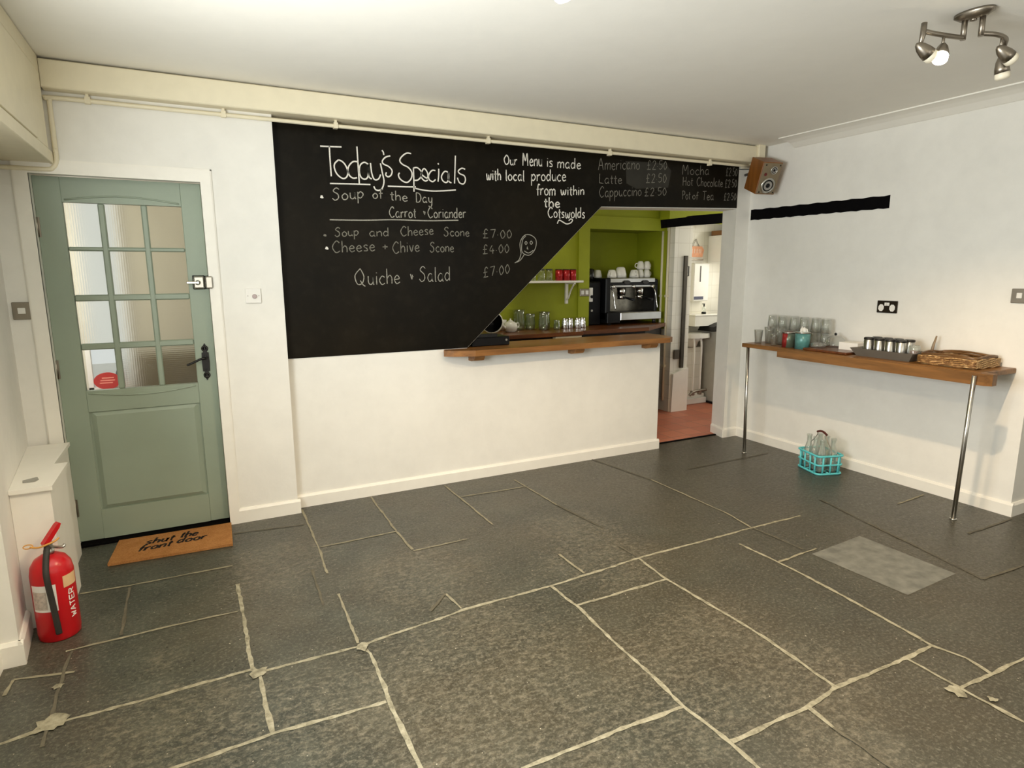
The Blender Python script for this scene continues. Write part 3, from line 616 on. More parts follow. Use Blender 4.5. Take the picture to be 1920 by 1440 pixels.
m = MB(); strokes(m, [[(365, 220), (260, 210), (150, 290), (110, 380), (170, 460), (300, 530), (380, 640), (370, 770), (290, 860), (200, 850), (110, 780), (80, 700), (105, 650)],
            [(415, 540), (425, 800), (430, 1075)], [(415, 545), (500, 535), (590, 620), (590, 730), (520, 810), (440, 820)],
            [(600, 690), (720, 770), (735, 660), (660, 555), (600, 640), (600, 760), (680, 835), (740, 810)], [(910, 600), (830, 600), (760, 700), (770, 800), (850, 850), (915, 800)],
            [(985, 560), (985, 700), (970, 850)], [(965, 435), (985, 465)], [(1200, 640), (1120, 620), (1050, 720), (1070, 820), (1150, 870), (1205, 800), (1205, 620)], [(1205, 620), (1205, 820), (1270, 880)],
            [(1360, 265), (1350, 600), (1340, 890)], [(1580, 570), (1500, 550), (1425, 610), (1460, 670), (1560, 720), (1585, 820), (1540, 900), (1450, 870), (1405, 760)]], 740, 270, k, 0.0085); part('specials_heading', CHALK1, 'white chalk word of the heading')
for seg, ox, oy in (([(220, 1130), (700, 1140), (1130, 1155)], 600, 250), ([(1520, 1190), (1920, 1205), (2150, 1208)], 600, 250), ([(460, 1000), (640, 1040), (850, 1060), (1100, 1055), (1370, 1035)], 740, 270)):
    m = MB(); strokes(m, [seg], ox, oy, k, 0.008); part('heading_underline', CHALK1)
for x, y, mt_, wd in ((603, 369, CHALK1, 0.016), (612.5, 465, CHALK1, 0.016), (609, 441, CHALK3, 0.012)):
    m = MB(); strokes(m, [[(x-2.4, y-.6), (x+.5, y+.5), (x+2.4, y)]], 0, 0, 1, wd); part('bullet_point', mt_)
def line(name, mat, items, wd):
    global m
    for a in items: m = MB(); chalk(m, *a, wd); part(name.replace('_line', '_word') if len(items) > 1 else name, mat)
line('soup_line', CHALK2, (('Soup', 622, 376, 684, 371, 12), ('of', 698, 373, 719, 372, 10), ('the', 731, 375, 766, 378, 10), ('Day', 779, 379, 812, 381, 10)), 0.006)
line('carrot_line', CHALK2, (('Carrot', 729, 408, 781, 408, 11), ('&', 793, 404, 800, 404, 8), ('Coriander', 801, 408, 874, 409, 11)), 0.006)
m = MB(); strokes(m, [[(618, 412), (680, 413), (740, 412), (800, 414), (859, 413)]], 0, 0, 1, 0.007); part('dividing_line', CHALK2)
line('soup_and_scone_line', CHALK3, (('Soup', 627, 444, 674, 441, 9), ('and', 692, 443, 731, 443, 9), ('Cheese', 750, 443, 814, 440, 10), ('Scone', 831, 442, 881, 443, 9)), 0.006)
line('cheese_scone_line', CHALK3, (('Cheese', 622, 474, 705, 471, 12), ('+', 716, 468, 729, 468, 9), ('Chive', 735, 475, 788, 471, 12), ('Scone', 805, 472, 852, 472, 10)), 0.006)
for a in (('\u00a37.00', 904, 446, 961, 447, 10), ('\u00a34.00', 904, 476, 956, 474, 10), ('\u00a37.00', 905, 520, 957, 512, 11)): line('price', CHALK3, (a,), 0.0055)
line('quiche_line', CHALK2, (('Quiche', 664, 535, 752, 531, 16), ('&', 768, 526, 778, 526, 12), ('Salad', 785, 528, 846, 526, 15)), 0.0055)
m = MB(); strokes(m, [[(1700, 280), (1690, 180), (1730, 110), (1790, 105), (1840, 150), (1835, 230), (1790, 290), (1740, 290), (1705, 250), (1715, 150), (1745, 115)], [(1700, 280), (1680, 340), (1640, 368), (1690, 345), (1730, 290)],
            [(1735, 180), (1745, 165), (1757, 180), (1745, 195), (1735, 180)], [(1783, 178), (1795, 162), (1808, 178), (1795, 193), (1783, 178)], [(1760, 215), (1758, 235), (1768, 238)], [(1730, 255), (1770, 275), (1815, 250)]], 640, 420, 0.1979, 0.0055); part('drawn_face', CHALK2, 'small smiling face drawn in chalk')
line('produce_note', CHALK1, (('Our', 944, 309, 970, 309, 10), ('Menu', 979, 311, 1017, 312, 13), ('is', 1024, 313, 1037, 313, 11), ('made', 1044, 315, 1090, 317, 11)), 0.0075)
line('produce_note', CHALK1, (('with', 911, 338, 940, 338, 12), ('local', 947, 338, 984, 339, 11), ('produce', 995, 339, 1062, 340, 12)), 0.0075)
line('produce_note', CHALK1, (('from', 1005, 366, 1042, 366, 12), ('within', 1050, 366, 1096, 366, 10)), 0.0075)
line('produce_note', CHALK1, (('the', 1019, 388, 1051, 389, 10),), 0.009)
line('produce_note', CHALK1, (('Cotswolds', 1026, 408, 1097, 409, 11),), 0.0075)
m = MB(); strokes(m, [[(1320, 1275), (1350, 1215), (1420, 1250), (1480, 1280), (1550, 1260), (1580, 1215), (1550, 1195), (1515, 1225)]], 900, 280, 0.109375, 0.008); part('flourish', CHALK1)
for nm, a, pr in (('americano_line', ('Americano', 1121, 318, 1200, 318, 12), ('\u00a32.50', 1212, 318, 1251, 318, 10)), ('latte_line', ('Latte', 1122, 344, 1167, 344, 10), ('\u00a32.50', 1210, 343, 1250, 342, 10)), ('cappuccino_line', ('Cappuccino', 1122, 370, 1203, 367, 11), ('\u00a32.50', 1207, 368, 1250, 366, 9)),
                  ('mocha_line', ('Mocha', 1278, 328, 1330, 328, 10), ('\u00a32.50', 1360, 330, 1382, 330, 9)), ('hot_chocolate_line', ('Hot', 1279, 348, 1299, 348, 9), ('Chocolate', 1305, 349, 1355, 350, 9)), ('tea_line', ('Pot', 1278, 374, 1294, 374, 9), ('of', 1297, 374, 1309, 374, 8))):
    line(nm, CHALK4, (a, pr), 0.0052)
line('hot_chocolate_price', CHALK4, (('\u00a32.50', 1358, 352, 1381, 351, 9),), 0.0055); line('tea_price', CHALK4, (('Tea', 1316, 375, 1338, 375, 9), ('\u00a32.50', 1356, 376, 1380, 375, 8)), 0.0055)

# ------------------------------------------------------------------ pipe under the beam
pp = thing('water_pipe', 'long cream painted pipe clipped under the beam above the chalkboard', 'pipe')
z0 = 2.362
MB().tube(smooth_path([(-4.955, -0.105, 2.10), (-4.955, -0.105, 2.3), (-4.952, -0.105, z0-0.012), (-4.93, -0.105, z0), (-4.4, -0.105, z0), (-3.0, -0.105, z0+0.002), (-1.5, -0.105, z0+0.006), (-0.13, -0.105, z0+0.012)], 8), 0.0115, 10).build('pipe_run', CREAM, pp)
MB().tube(smooth_path([(-4.955, -0.105, 2.12), (-4.957, -0.105, 2.06), (-4.975, -0.105, 2.028), (-5.01, -0.106, 2.018), (-5.2, -0.108, 2.018)], 6), 0.0115, 10).build('lower_bend', CREAM, pp)
for px in (165, 419, 629, 915, 1143, 1331):
    p = onY(px, 180+px*0.088, -0.105)
    MB().box(p.x-0.012, p.x+0.012, -0.121, -0.088, z0-0.014, z0+0.018).box(p.x-0.007, p.x+0.007, -0.118, -0.1, z0+0.018, 2.394).build('pipe_clip', CREAM, pp)
cd = tag(MB().tube([(-3.9, -0.03, 2.383), (-0.16, -0.03, 2.387)], 0.006, 8).build('cable', CREAM), 'thin cream cable running between the beam and the chalkboard top', 'cable')

# ------------------------------------------------------------------ overhead cupboard, left
cb = thing('overhead_cupboard', 'cream painted overhead cupboard in the top left corner above the door', 'cupboard', (-5.1, -1.2, 2.045))
def rel(o, mb): mb.v = [tuple(Vector(v)-o.location) for v in mb.v]; return mb
rel(cb, MB().box(-5.18, -4.985, -2.6, -0.093, 2.05, ZC-0.002)).build('carcass', CREAM, cb)
rel(cb, MB().bbox(-4.985, -4.968, -2.6, -0.094, 2.045, 2.105, 0.003)).build('bottom_rail', CREAM, cb)
rel(cb, MB().bbox(-4.985, -4.972, -2.6, -0.175, 2.455, ZC-0.003, 0.003)).build('top_rail', CREAM, cb)
rel(cb, MB().bbox(-4.985, -4.97, -2.5, -0.42, 2.112, 2.45, 0.003).bbox(-4.985, -4.972, -0.412, -0.175, 2.107, 2.455, 0.003)).build('door', CREAM, cb)

# ------------------------------------------------------------------ boxed-in unit by the door
bx = thing('boxed_pipe_casing', 'low cream boxed casing with stepped lid between left wall and green door', 'boxing', (-5.08, -0.6, 0))
XL = lambda y: -5.24-0.1075*(y+0.09)+0.002
zt = 0.625
rel(bx, MB().prism([(XL(-0.935), -0.935), (-5.008, -0.935), (-5.008, -0.585), (-5.06, -0.585), (-5.06, -0.16), (XL(-0.16), -0.16)], 0, zt-0.018, 'z')).build('casing_body', TRIM, bx)
rel(bx, MB().prism([(XL(-0.95), -0.95), (-4.997, -0.95), (-4.997, -0.575), (-5.05, -0.575), (-5.05, -0.15), (XL(-0.15), -0.15)], zt-0.018, zt, 'z')).build('lid', TRIM, bx)
q = [onZ(a, b, zt+0.0012) for a, b in ((42, 901), (70, 894), (73, 899), (66, 903), (42, 906))]
tag(rel(bx, MB().add([tuple(p) for p in q], [tuple(range(5))])).build('printed_sticker', GREYPAPER, bx), 'grey printed sticker on lid')

# ------------------------------------------------------------------ fire extinguisher
fx = thing('fire_extinguisher', 'red fire extinguisher standing on the slate floor against the left wall', 'fire extinguisher', (-5.022, -1.035, 0), 0)
R = 0.076
MB().lathe([(R-0.008, 0), (R-0.002, 0.006), (R-0.002, 0.02), (R, 0.024), (R, 0.285), (R*0.93, 0.318), (R*0.72, 0.345), (R*0.4, 0.36), (0.02, 0.364)], n=32).build('cylinder', RED, fx)
MB().lathe([(0.019, 0.362), (0.019, 0.38), (0.014, 0.384), (0.014, 0.4)], n=16).box(-0.012, 0.012, -0.02, 0.02, 0.388, 0.41).build('valve', STEEL, fx)
MB().prism([(-0.016, 0.398), (-0.006, 0.398), (0.045, 0.462), (0.052, 0.478), (0.046, 0.484), (0.036, 0.478), (-0.02, 0.412)], -0.013, 0.013, 'y', T=Matrix.Rotation(0.6, 4, 'Z')).build('squeeze_lever', RED, fx)
MB().tube(smooth_path([(0.01, -0.0, 0.392), (0.035, -0.02, 0.392), (0.055, -0.03, 0.394), (0.06, -0.022, 0.4)]), 0.006, 8).build('carry_handle', STEEL, fx)
MB().tube(smooth_path([(-0.055, -0.02, 0.41), (-0.03, -0.028, 0.405), (0.0, -0.03, 0.412), (0.03, -0.02, 0.42), (0.042, -0.01, 0.428)]), 0.004, 6).tube([(-0.062+0.016*math.cos(t*PI/6), -0.018+0.004*math.sin(t*PI/6), 0.412+0.007*math.sin(t*PI/6)) for t in range(12)], 0.0025, 6, closed=True).build('safety_pin', plain('amber_plastic', rgb(206, 150, 70), 0.4), fx)
a0 = -1.62
def arc(r, a, z): return (r*math.cos(a), r*math.sin(a), z)
MB().tube(smooth_path([(0.0, -0.012, 0.4), (0.0, -0.035, 0.385), arc(R*0.8, a0, 0.345), arc(R+0.011, a0+0.03, 0.3), arc(R+0.012, a0+0.1, 0.2), arc(R+0.012, a0+0.17, 0.1), arc(R+0.011, a0+0.2, 0.045)]), [0.008]*0 or 0.0115, 10).build('hose', plain('grey_black_rubber', rgb(44, 42, 38), 0.6), fx)
def patch(a1, a2, zz0, zz1, dr=0.0012, n=10):
    v = []; f = []
    for i in range(n+1): t = a1+(a2-a1)*i/n; v += [arc(R+dr, t, zz0), arc(R+dr, t, zz1)]
    return v, [(2*i, 2*i+2, 2*i+3, 2*i+1) for i in range(n)]
v, f = patch(-2.55, -1.3, 0.14, 0.255); MB().add(v, f).build('instruction_label', PAPER, fx)
v, f = patch(-2.5, -1.75, 0.15, 0.228, 0.0018); MB().add(v, f).build('label_print', plain('pale_grey_print', rgb(190, 178, 166), 0.7, var=0.25, scale=90), fx)
v, f = patch(-0.95, -0.1, 0.228, 0.278); MB().add(v, f).build('cream_band', plain('cream_band', rgb(222, 186, 140), 0.6), fx)
m = MB()
for i in range(5):                                                     # upright block lettering down the side: WATER
    zc = 0.1+i*0.026; L = 'WATER'[i]; segs = {'W': [[(0, 1), (.25, 0), (.5, .7), (.75, 0), (1, 1)]], 'A': [[(0, 0), (.5, 1), (1, 0)], [(.2, .4), (.8, .4)]], 'T': [[(0, 1), (1, 1)], [(.5, 1), (.5, 0)]],
             'E': [[(1, 1), (0, 1), (0, 0), (1, 0)], [(0, .5), (.8, .5)]], 'R': [[(0, 0), (0, 1), (1, .85), (.9, .5), (0, .45)], [(.4, .45), (1, 0)]]}[L]
    for s in segs:
        pts = [Vector(arc(R+0.0016, -0.75+0.3*(1-y), zc+0.02*x-0.01)) for x, y in s]
        for p, q in zip(pts[:-1], pts[1:]): m.ribbon([p, q], 0.0045, (p+q).normalized()*1.0 if False else Vector((p.x+q.x, p.y+q.y, 0)).normalized())
m.build('side_lettering', PAPER, fx)

# ------------------------------------------------------------------ doormat
cs = [onZ(a, b, 0.0) for a, b in ((202, 1063), (437, 1024), (434, 984), (224, 1018))]
dm = thing('doormat', 'rectangular coir doormat with black lettering in front of the green door', 'doormat', (cs[0]+cs[2])/2)
rel(dm, MB().prism([(p.x, p.y) for p in cs], 0.002, 0.016, 'z')).build('coir_mat', COIR, dm)
m = MB()
def mt(px, py): p = onZ(px, py, 0.0172); return p
for txt, a, b in (('shut', (271, 1021), (326, 1012)), ('the', (336, 1008), (371, 1003)), ('front', (256, 1035), (322, 1022)), ('door', (330, 1019), (387, 1009))):
    write(m, txt, mt(*a), mt(*b), Vector((0.012, 0.044, 0)), NZ, 0.013)
rel(dm, m).build('printed_lettering', COIRBLK, dm)

# ------------------------------------------------------------------ switches and sockets
def plate(name, label, cat, c, ax, w, h, m_, t=0.009):
    """c centre on the wall, ax = 'y' faces -y, 'x' faces -x"""
    o = thing(name, label, cat, c)
    T = Matrix.Identity(4) if ax == 'y' else Matrix.Rotation(-PI/2, 4, 'Z')
    MB().bbox(-w/2, w/2, -t, 0, -h/2, h/2, 0.003, T=T).build('face_plate', m_, o); return o, T
o, T = plate('light_switch', 'brushed metal square light switch left of the green door', 'light switch', (-5.184, -0.091, 1.319), 'y', 0.078, 0.088, NICKEL)
MB().bbox(-0.016, 0.016, -0.013, -0.008, -0.015, 0.015, 0.002).build('rocker', PLASTIC_W, o)
o, T = plate('key_switch', 'white square switch plate with round key insert right of the green door', 'switch', (-4.088, -0.091, 1.373), 'y', 0.086, 0.086, PLASTIC_W, 0.012)
MB().lathe([(0.013, 0), (0.013, 0.006), (0.008, 0.007)], T=Matrix.Translation((0.006, -0.012, -0.003)) @ Matrix.Rotation(PI/2, 4, 'X'), n=16).build('key_insert', plain('mauve_grey_insert', rgb(176, 160, 158), 0.5), o)
for sx in (-0.03, 0.03): MB().lathe([(0.0025, 0), (0.0025, 0.001)], T=Matrix.Translation((sx, -0.012, 0.0)) @ Matrix.Rotation(PI/2, 4, 'X'), n=8).build('screw', NICKEL, o)
o, T = plate('double_socket', 'dark metal double socket with white inserts on the right wall above the shelf', 'socket', (0, -1.308, 1.25), 'x', 0.146, 0.086, plain('black_nickel', rgb(44, 36, 26), 0.35, 0.6))
for sx in (-0.04, 0.04):
    MB().prism([(sx+0.021*math.cos(k*PI/4+0.39)*(0.95 if k % 2 else 1), -0.007+0.026*math.sin(k*PI/4+0.39)) for k in range(8)], -0.012, -0.008, 'y', T=T).build('outlet', PLASTIC_W, o)
for sx in (-0.009, 0.009): MB().bbox(sx-0.008, sx+0.008, -0.013, -0.008, 0.008, 0.03, 0.001, T=T).build('rocker', PLASTIC_W, o)
o, T = plate('light_switch', 'dark metal switch at the right edge of the wall above shelf height', 'light switch', (0, -2.1, 1.351), 'x', 0.086, 0.086, NICKEL)
MB().bbox(-0.014, 0.014, -0.014, -0.008, -0.014, 0.018, 0.002, T=T).build('rocker', PLASTIC_W, o)

# ------------------------------------------------------------------ speaker
sp = thing('loudspeaker', 'small wooden two-way loudspeaker tilted high in the corner beside the chalkboard', 'speaker', (-0.174, -0.281, 2.271))
sp.rotation_euler = (0, 0, 0)
a, b = -0.237, 0.389
RM = Matrix.Rotation(a, 4, 'Z') @ Matrix.Rotation(b, 4, 'X')
sw, sd, sh = 0.0875, 0.0865, 0.1265
CAB = wood('teak_veneer', rgb(104, 60, 20), rgb(144, 90, 36), 2, 0.4); BAF = plain('grey_brown_baffle', rgb(122, 108, 84), 0.5)
MB().bbox(-sw, sw, -sd, sd, -sh, sh, 0.003, T=RM).build('cabinet', CAB, sp)
MB().bbox(-sw+0.006, sw-0.006, -sd-0.004, -sd, -sh+0.006, sh-0.006, 0.002, T=RM).build('baffle', BAF, sp)
def cone(name, cx, cz, r, dr):
    T = RM @ Matrix.Translation((cx, -sd-0.004, cz)) @ Matrix.Rotation(PI/2, 4, 'X')
    ring = MB().lathe([(r, 0), (r, 0.004), (r*0.82, 0.006), (r*0.74, 0.003)], T=T, n=28, cap=False).build(name, STEEL, sp)
    MB().lathe([(r*0.76, 0.003), (r*0.66, 0.005), (r*0.58, 0.0035)], T=T, n=28, cap=False).build('rubber_surround', PLASTIC_B, ring)
    MB().lathe([(r*0.6, 0.0036), (r*0.3, 0.0015)], T=T, n=28, cap=False).build('paper_cone', plain('silver_cone', rgb(150, 146, 140), 0.4), ring)
    MB().lathe([(r*0.3, 0.002), (r*0.26, 0.006), (0, 0.009)], T=T, n=20).build('dust_cap', PLASTIC_B, ring)
cone('woofer', 0.004, -0.055, 0.062, 0); cone('tweeter', 0.022, 0.066, 0.032, 0)
MB().lathe([(0.013, 0), (0.012, 0.003)], T=RM @ Matrix.Translation((-0.045, -sd-0.004, 0.032)) @ Matrix.Rotation(PI/2, 4, 'X'), n=16).build('badge', plain('dark_red_badge', rgb(96, 18, 14), 0.4), sp)
for cx, cz in ((-0.06, 0.105), (0.066, 0.105), (0.066, -0.108), (-0.06, -0.108)): MB().lathe([(0.006, 0), (0.006, 0.002)], T=RM @ Matrix.Translation((cx, -sd-0.004, cz)) @ Matrix.Rotation(PI/2, 4, 'X'), n=10).build('grille_peg', PLASTIC_B, sp)
MB().tube([RM @ Vector((0, sd, 0.02)), (0.06, 0.18, 0.05), (0.1, 0.281, 0.05)], 0.012, 8).build('wall_bracket', DARKMET, sp)
MB().tube(smooth_path([RM @ Vector((-0.05, sd, 0.03)), (-0.11, 0.12, 0.06), (-0.125, 0.18, 0.075)]), 0.0025, 6).build('lead', PLASTIC_B, sp)

# ------------------------------------------------------------------ serving counter shelf (left) with brackets
cs = thing('counter_shelf', 'thick varnished oak serving shelf running through the hatch below the chalkboard', 'shelf', (-1.8, 0.0, 0.93))
top = [(-2.87, 0.0), (-2.885, -0.06), (-2.69, -0.155), (-0.93, -0.14), (-0.88, -0.1), (-0.86, 0.19), (-0.86, 0.28), (-2.66, 0.28), (-2.72, 0.0)]
tp = [(-2.87, -0.0), (-2.895, -0.055), (-2.84, -0.1), (-2.70, -0.155), (-0.955, -0.135), (-0.9, -0.1), (-0.875, 0.0), (-0.875, 0.25), (-2.7, 0.25), (-2.7, -0.0)]
rel(cs, MB().prism(tp, 0.932, 0.974, 'z')).build('shelf_top', OAK, cs)
for px, py in ((895, 680), (1082, 664), (1220, 653)):
    p = onY(px, py, -0.07)
    rel(cs, MB().prism([(0.0, 0.932), (-0.115, 0.932), (-0.118, 0.918), (-0.1, 0.895), (-0.05, 0.885), (0.0, 0.885)], p.x-0.038, p.x+0.038, 'x')).build('bracket', OAK, cs)

# ------------------------------------------------------------------ right wall shelf on two poles
SZ = 0.92
rs = thing('wall_shelf', 'long narrow wooden shelf along the right wall on two steel poles', 'shelf', (-0.2, -1.3, 0.9))
rel(rs, MB().bbox(-0.385, -0.002, -2.135, -0.36, 0.888, SZ, 0.004)).build('shelf_board', OAKY, rs)
rel(rs, MB().prism([(-0.386, -0.74), (-0.415, -0.74), (-0.415, -2.165), (-0.386, -2.195), (-0.34, -2.195), (-0.34, -2.137), (-0.386, -2.137)], 0.85, SZ-0.002, 'z')).build('front_board', OAKY, rs)
for (x0, y0), (x1, y1) in (((-0.377, -0.45), (-0.37, -0.415)), ((-0.362, -2.073), (-0.428, -2.12))):
    zt_ = 0.888 if y0 > -1 else 0.905
    rel(rs, MB().tube([(x0, y0, 0), (x1, y1, zt_)], 0.0125, 14).lathe([(0.02, 0), (0.02, 0.006), (0.0125, 0.008)], (x0, y0, 0), 16)).build('leg', STEEL, rs)
#%%ITEMS
# things on the right shelf
def tumbler(r0, r1, h, t=0.004, base=0.012): return [(r0, 0), (r1, h), (r1-t*0.6, h), (r0-t, base), (0, base)]
def gtag(i, n): return ORD[i]
p0 = MB().lathe([(0.041, 0), (0.033, 0.108), (0.028, 0.112), (0, 0.112), (0.0, 0.1), (0.03, 0.1), (0.038, 0.002)], n=18).build('pint_glass', PINT)
first = True
for tier, zz in (('lower', SZ), ('upper', SZ+0.1125)):
    for i in range(6):
        o = p0 if first else p0.copy()
        if not first: COL.objects.link(o)
        first = False; px = 1446+i*20.6; y = onX(px, 605, -0.1).y
        o.location = (-0.085-0.012*(i % 2), y, zz)
        tag(o, 'clear glass in the %s tier against the wall, %s' % (tier, ORD[i] if i < 5 else 'nearest the socket'), 'glass', 'stacked glasses on the wall shelf')
g0 = MB().lathe([(0.026, 0), (0.033, 0.085), (0.036, 0.11), (0.033, 0.11), (0.023, 0.012), (0, 0.012)], n=18).build('drinking_glass', PINT)
for i, (x, y, s, lab) in enumerate(((-0.27, -0.425, 1.0, 'small clear glass at the far left end of the wall shelf'), (-0.2, -0.475, 1.2, 'tall clear glass just right of the end glass'),
                                   (-0.2, -0.58, 1.15, 'clear glass behind the short tumbler on the wall shelf'), (-0.29, -0.6, 0.85, 'short clear tumbler left of the red tin'))):
    o = g0 if i == 0 else g0.copy()
    if i: COL.objects.link(o)
    o.location = (x, y, SZ); o.scale = (s, s, s); tag(o, lab, 'glass', 'loose glasses at the left of the shelf')
def tin(name, x, y, r, h, mat, label, cat='tin', lid=STEEL):
    o = thing(name, label, cat, (x, y, SZ))
    MB().lathe([(r, 0), (r, h)], n=24).build('tin_body', mat, o); MB().lathe([(r+0.002, h-0.01), (r+0.002, h), (r-0.004, h+0.002), (r-0.004, h-0.004), (0, h-0.004)], n=24).build('rim', lid, o); return o
def mk_split():
    t = NT('red_and_green_print'); sep = t.n('ShaderNodeSeparateXYZ'); t.l(t.coord(), sep.inputs[0]); f = t.math('GREATER_THAN', t.math('ADD', sep.outputs['Y'], t.math('MULTIPLY', t.noise(t.coord(), 30), 0.03)), -0.004)
    t.l(t.mix(f, rgb(96, 110, 96), rgb(150, 44, 44)), t.b.inputs['Base Color']); t.b.inputs['Roughness'].default_value = 0.3; t.b.inputs['Metallic'].default_value = 0.3; return t.m
tin('storage_tin', -0.29, -0.735, 0.047, 0.118, mk_split(), 'round tin half red half grey green on the wall shelf')
o = tin('storage_tin', -0.29, -0.86, 0.053, 0.128, TEAL, 'round teal tin with white paper in its top on the wall shelf')
m = MB(); rr = random.Random(3)
for k in range(7): a = k*0.9; m.prism([(-0.03+rr.uniform(-.01, .01), 0), (0.03, 0), (0.026, 0.03+rr.uniform(0, .03)), (-0.02, 0.035)], -0.001, 0.001, 'y', T=Matrix.Translation((rr.uniform(-.012, .012), rr.uniform(-.012, .012), 0.118)) @ Matrix.Rotation(a, 4, 'Z'))
m.build('paper_napkin', PAPER, o)
tag(MB().bbox(-0.36, -0.05, -1.27, -0.92, SZ, SZ+0.018, 0.005).build('wooden_board', DKWOOD), 'dark wooden board lying under the glass dome on the wall shelf', 'board')
BT = SZ+0.018
tag(MB().lathe([(0.05, 0), (0.055, 0.01), (0.052, 0.03), (0.046, 0.036), (0.04, 0.03), (0.045, 0.01), (0, 0.008)], n=22).build('glass_dish', PINT, None, (-0.245, -0.965, BT)), 'small round glass dish on the dark wooden board', 'dish')
o = thing('glass_cloche', 'clear glass dome lid with dark knob beside the glass dish', 'dome', (-0.105, -1.0, BT))
MB().lathe([(0.075, 0), (0.075, 0.02), (0.066, 0.055), (0.04, 0.08), (0.0, 0.09)], n=24).build('dome', PINT, o); MB().lathe([(0.006, 0.088), (0.012, 0.098), (0, 0.108)], n=12).build('knob', PLASTIC_B, o)
tag(MB().prism([(-0.2, -1.1), (-0.19, -1.24), (-0.06, -1.24), (-0.07, -1.1)], BT+0.0, BT+0.052, 'z').build('paper_napkin_stack', PAPER), 'low stack of white paper napkins left of the metal canisters', 'napkins')
# grey tray with canisters
ty0, ty1 = -1.265, -1.72
tr = thing('metal_tray', 'long charcoal grey sloping-sided tray holding small metal canisters', 'tray', (-0.22, -1.49, SZ))
bx0, bx1, by0, by1, hh, fl = -0.08, 0.085, -0.18, 0.18, 0.055, 0.028
vb = [(bx0, by0, 0.0), (bx1, by0, 0.0), (bx1, by1, 0.0), (bx0, by1, 0.0)]; vt = [(bx0-fl, by0-fl*1.3, hh), (bx1+fl, by0-fl*1.3, hh), (bx1+fl, by1+fl*1.3, hh), (bx0-fl, by1+fl*1.3, hh)]
vi = [(bx0+.003, by0+.003, 0.004), (bx1-.003, by0+.003, 0.004), (bx1-.003, by1-.003, 0.004), (bx0+.003, by1-.003, 0.004)]; vti = [(bx0-fl+.004, by0-fl*1.3+.004, hh), (bx1+fl-.004, by0-fl*1.3+.004, hh), (bx1+fl-.004, by1+fl*1.3-.004, hh), (bx0-fl+.004, by1+fl*1.3-.004, hh)]
m = MB(); q4 = [(i, (i+1) % 4) for i in range(4)]
m.add(vb+vt+vi+vti, [(0, 3, 2, 1), (8, 9, 10, 11)]+[(i, j, 4+j, 4+i) for i, j in q4]+[(8+i, 8+j, 12+j, 12+i) for i, j in q4]+[(4+i, 4+j, 12+j, 12+i) for i, j in q4])
m.build('tray_body', plain('grey_coated_metal', rgb(112, 108, 100), 0.5, 0.2), tr)
c0 = thing('metal_canister', '', 'canister', (0, 0, 0)); MB().lathe([(0.031, 0), (0.032, 0.004), (0.032, 0.108), (0.029, 0.113)], n=20).build('canister_body', STEEL, c0); MB().lathe([(0.033, 0.112), (0.033, 0.122), (0.028, 0.126), (0, 0.126)], n=20).build('canister_lid', DARKMET, c0)
k = 0
for row, x, n in (('front', -0.245, 4), ('back', -0.174, 4)):
    for i in range(n):
        o = c0 if k == 0 else copy_tree(c0); k += 1
        o.location = (x, -1.355-i*0.074-(0.012 if row == 'back' else 0), SZ+0.0045)
        tag(o, 'shiny metal canister in the %s row of the grey tray, %s' % (row, ORD[i] if i < 3 else 'rightmost'), 'canister', 'metal canisters in the grey tray')
o = thing('glass_jar', 'glass jar with dull red contents at the right end of the grey tray', 'jar', (-0.215, -1.648, SZ+0.0045))
MB().lathe([(0.034, 0), (0.036, 0.01), (0.036, 0.085), (0.03, 0.095), (0.028, 0.095), (0.033, 0.083), (0.033, 0.006), (0, 0.005)], n=20).build('jar_body', CLEARB, o); MB().lathe([(0.031, 0.007), (0.031, 0.06), (0, 0.062)], n=18).build('contents', plain('dull_red_contents', rgb(130, 74, 70), 0.6, var=0.3, scale=50), o)
o = thing('pastry_brush', 'wooden brush standing upright beside the jar against the wall', 'brush', (-0.1, -1.685, SZ+0.004)); MB().tube([(0, 0, 0), (0.02, -0.005, 0.1), (0.035, -0.01, 0.155)], [0.012, 0.008, 0.005], 8).build('handle', wood('grey_wood', rgb(110, 92, 70), rgb(150, 130, 104), 2), o); MB().lathe([(0.02, 0.0), (0.022, 0.03), (0.012, 0.05)], n=10).build('holder', PAPER, o)
# wicker tray stack
wk = thing('wicker_tray', 'flat brown wicker tray at the right end of the wall shelf', 'tray', (-0.17, -1.885, SZ))
m = MB(); nx, ny = 9, 14; vs = []
x0, x1, y0, y1 = -0.13, 0.13, -0.175, 0.16
m.bbox(x0, x1, y0, y1, 0, 0.045, 0.012)
for lv in range(5):                                                    # woven strands around the wall
    z = 0.008+lv*0.011; pts = []
    for (a, b) in (((x0, y0), (x1, y0)), ((x1, y0), (x1, y1)), ((x1, y1), (x0, y1)), ((x0, y1), (x0, y0))):
        for t in range(12): u = t/12; wob = 0.004*math.sin((t+lv)*PI); pts.append((a[0]+(b[0]-a[0])*u+wob, a[1]+(b[1]-a[1])*u+wob, z+0.004*math.sin(t*1.3+lv)))
    m.tube(pts, 0.0065, 6, closed=True)
m.build('woven_body', WICKER, wk)
m = MB()
for lv in range(2):
    pts = [(x0+0.01+(x1-x0-0.02)*0.5*(1+math.cos(t*2*PI/28)*1.25 if False else 1+max(-1, min(1, 1.5*math.cos(t*2*PI/28)))), (y0+y1)/2+(y1-y0-0.02)*0.5*max(-1, min(1, 1.5*math.sin(t*2*PI/28))), 0.058+lv*0.01+0.006*math.sin(t*0.9+lv)) for t in range(28)]
    m.tube(pts, 0.007, 6, closed=True)
m.build('plaited_rim', wood('dark_wicker', rgb(70, 44, 20), rgb(126, 92, 52), 1), wk)

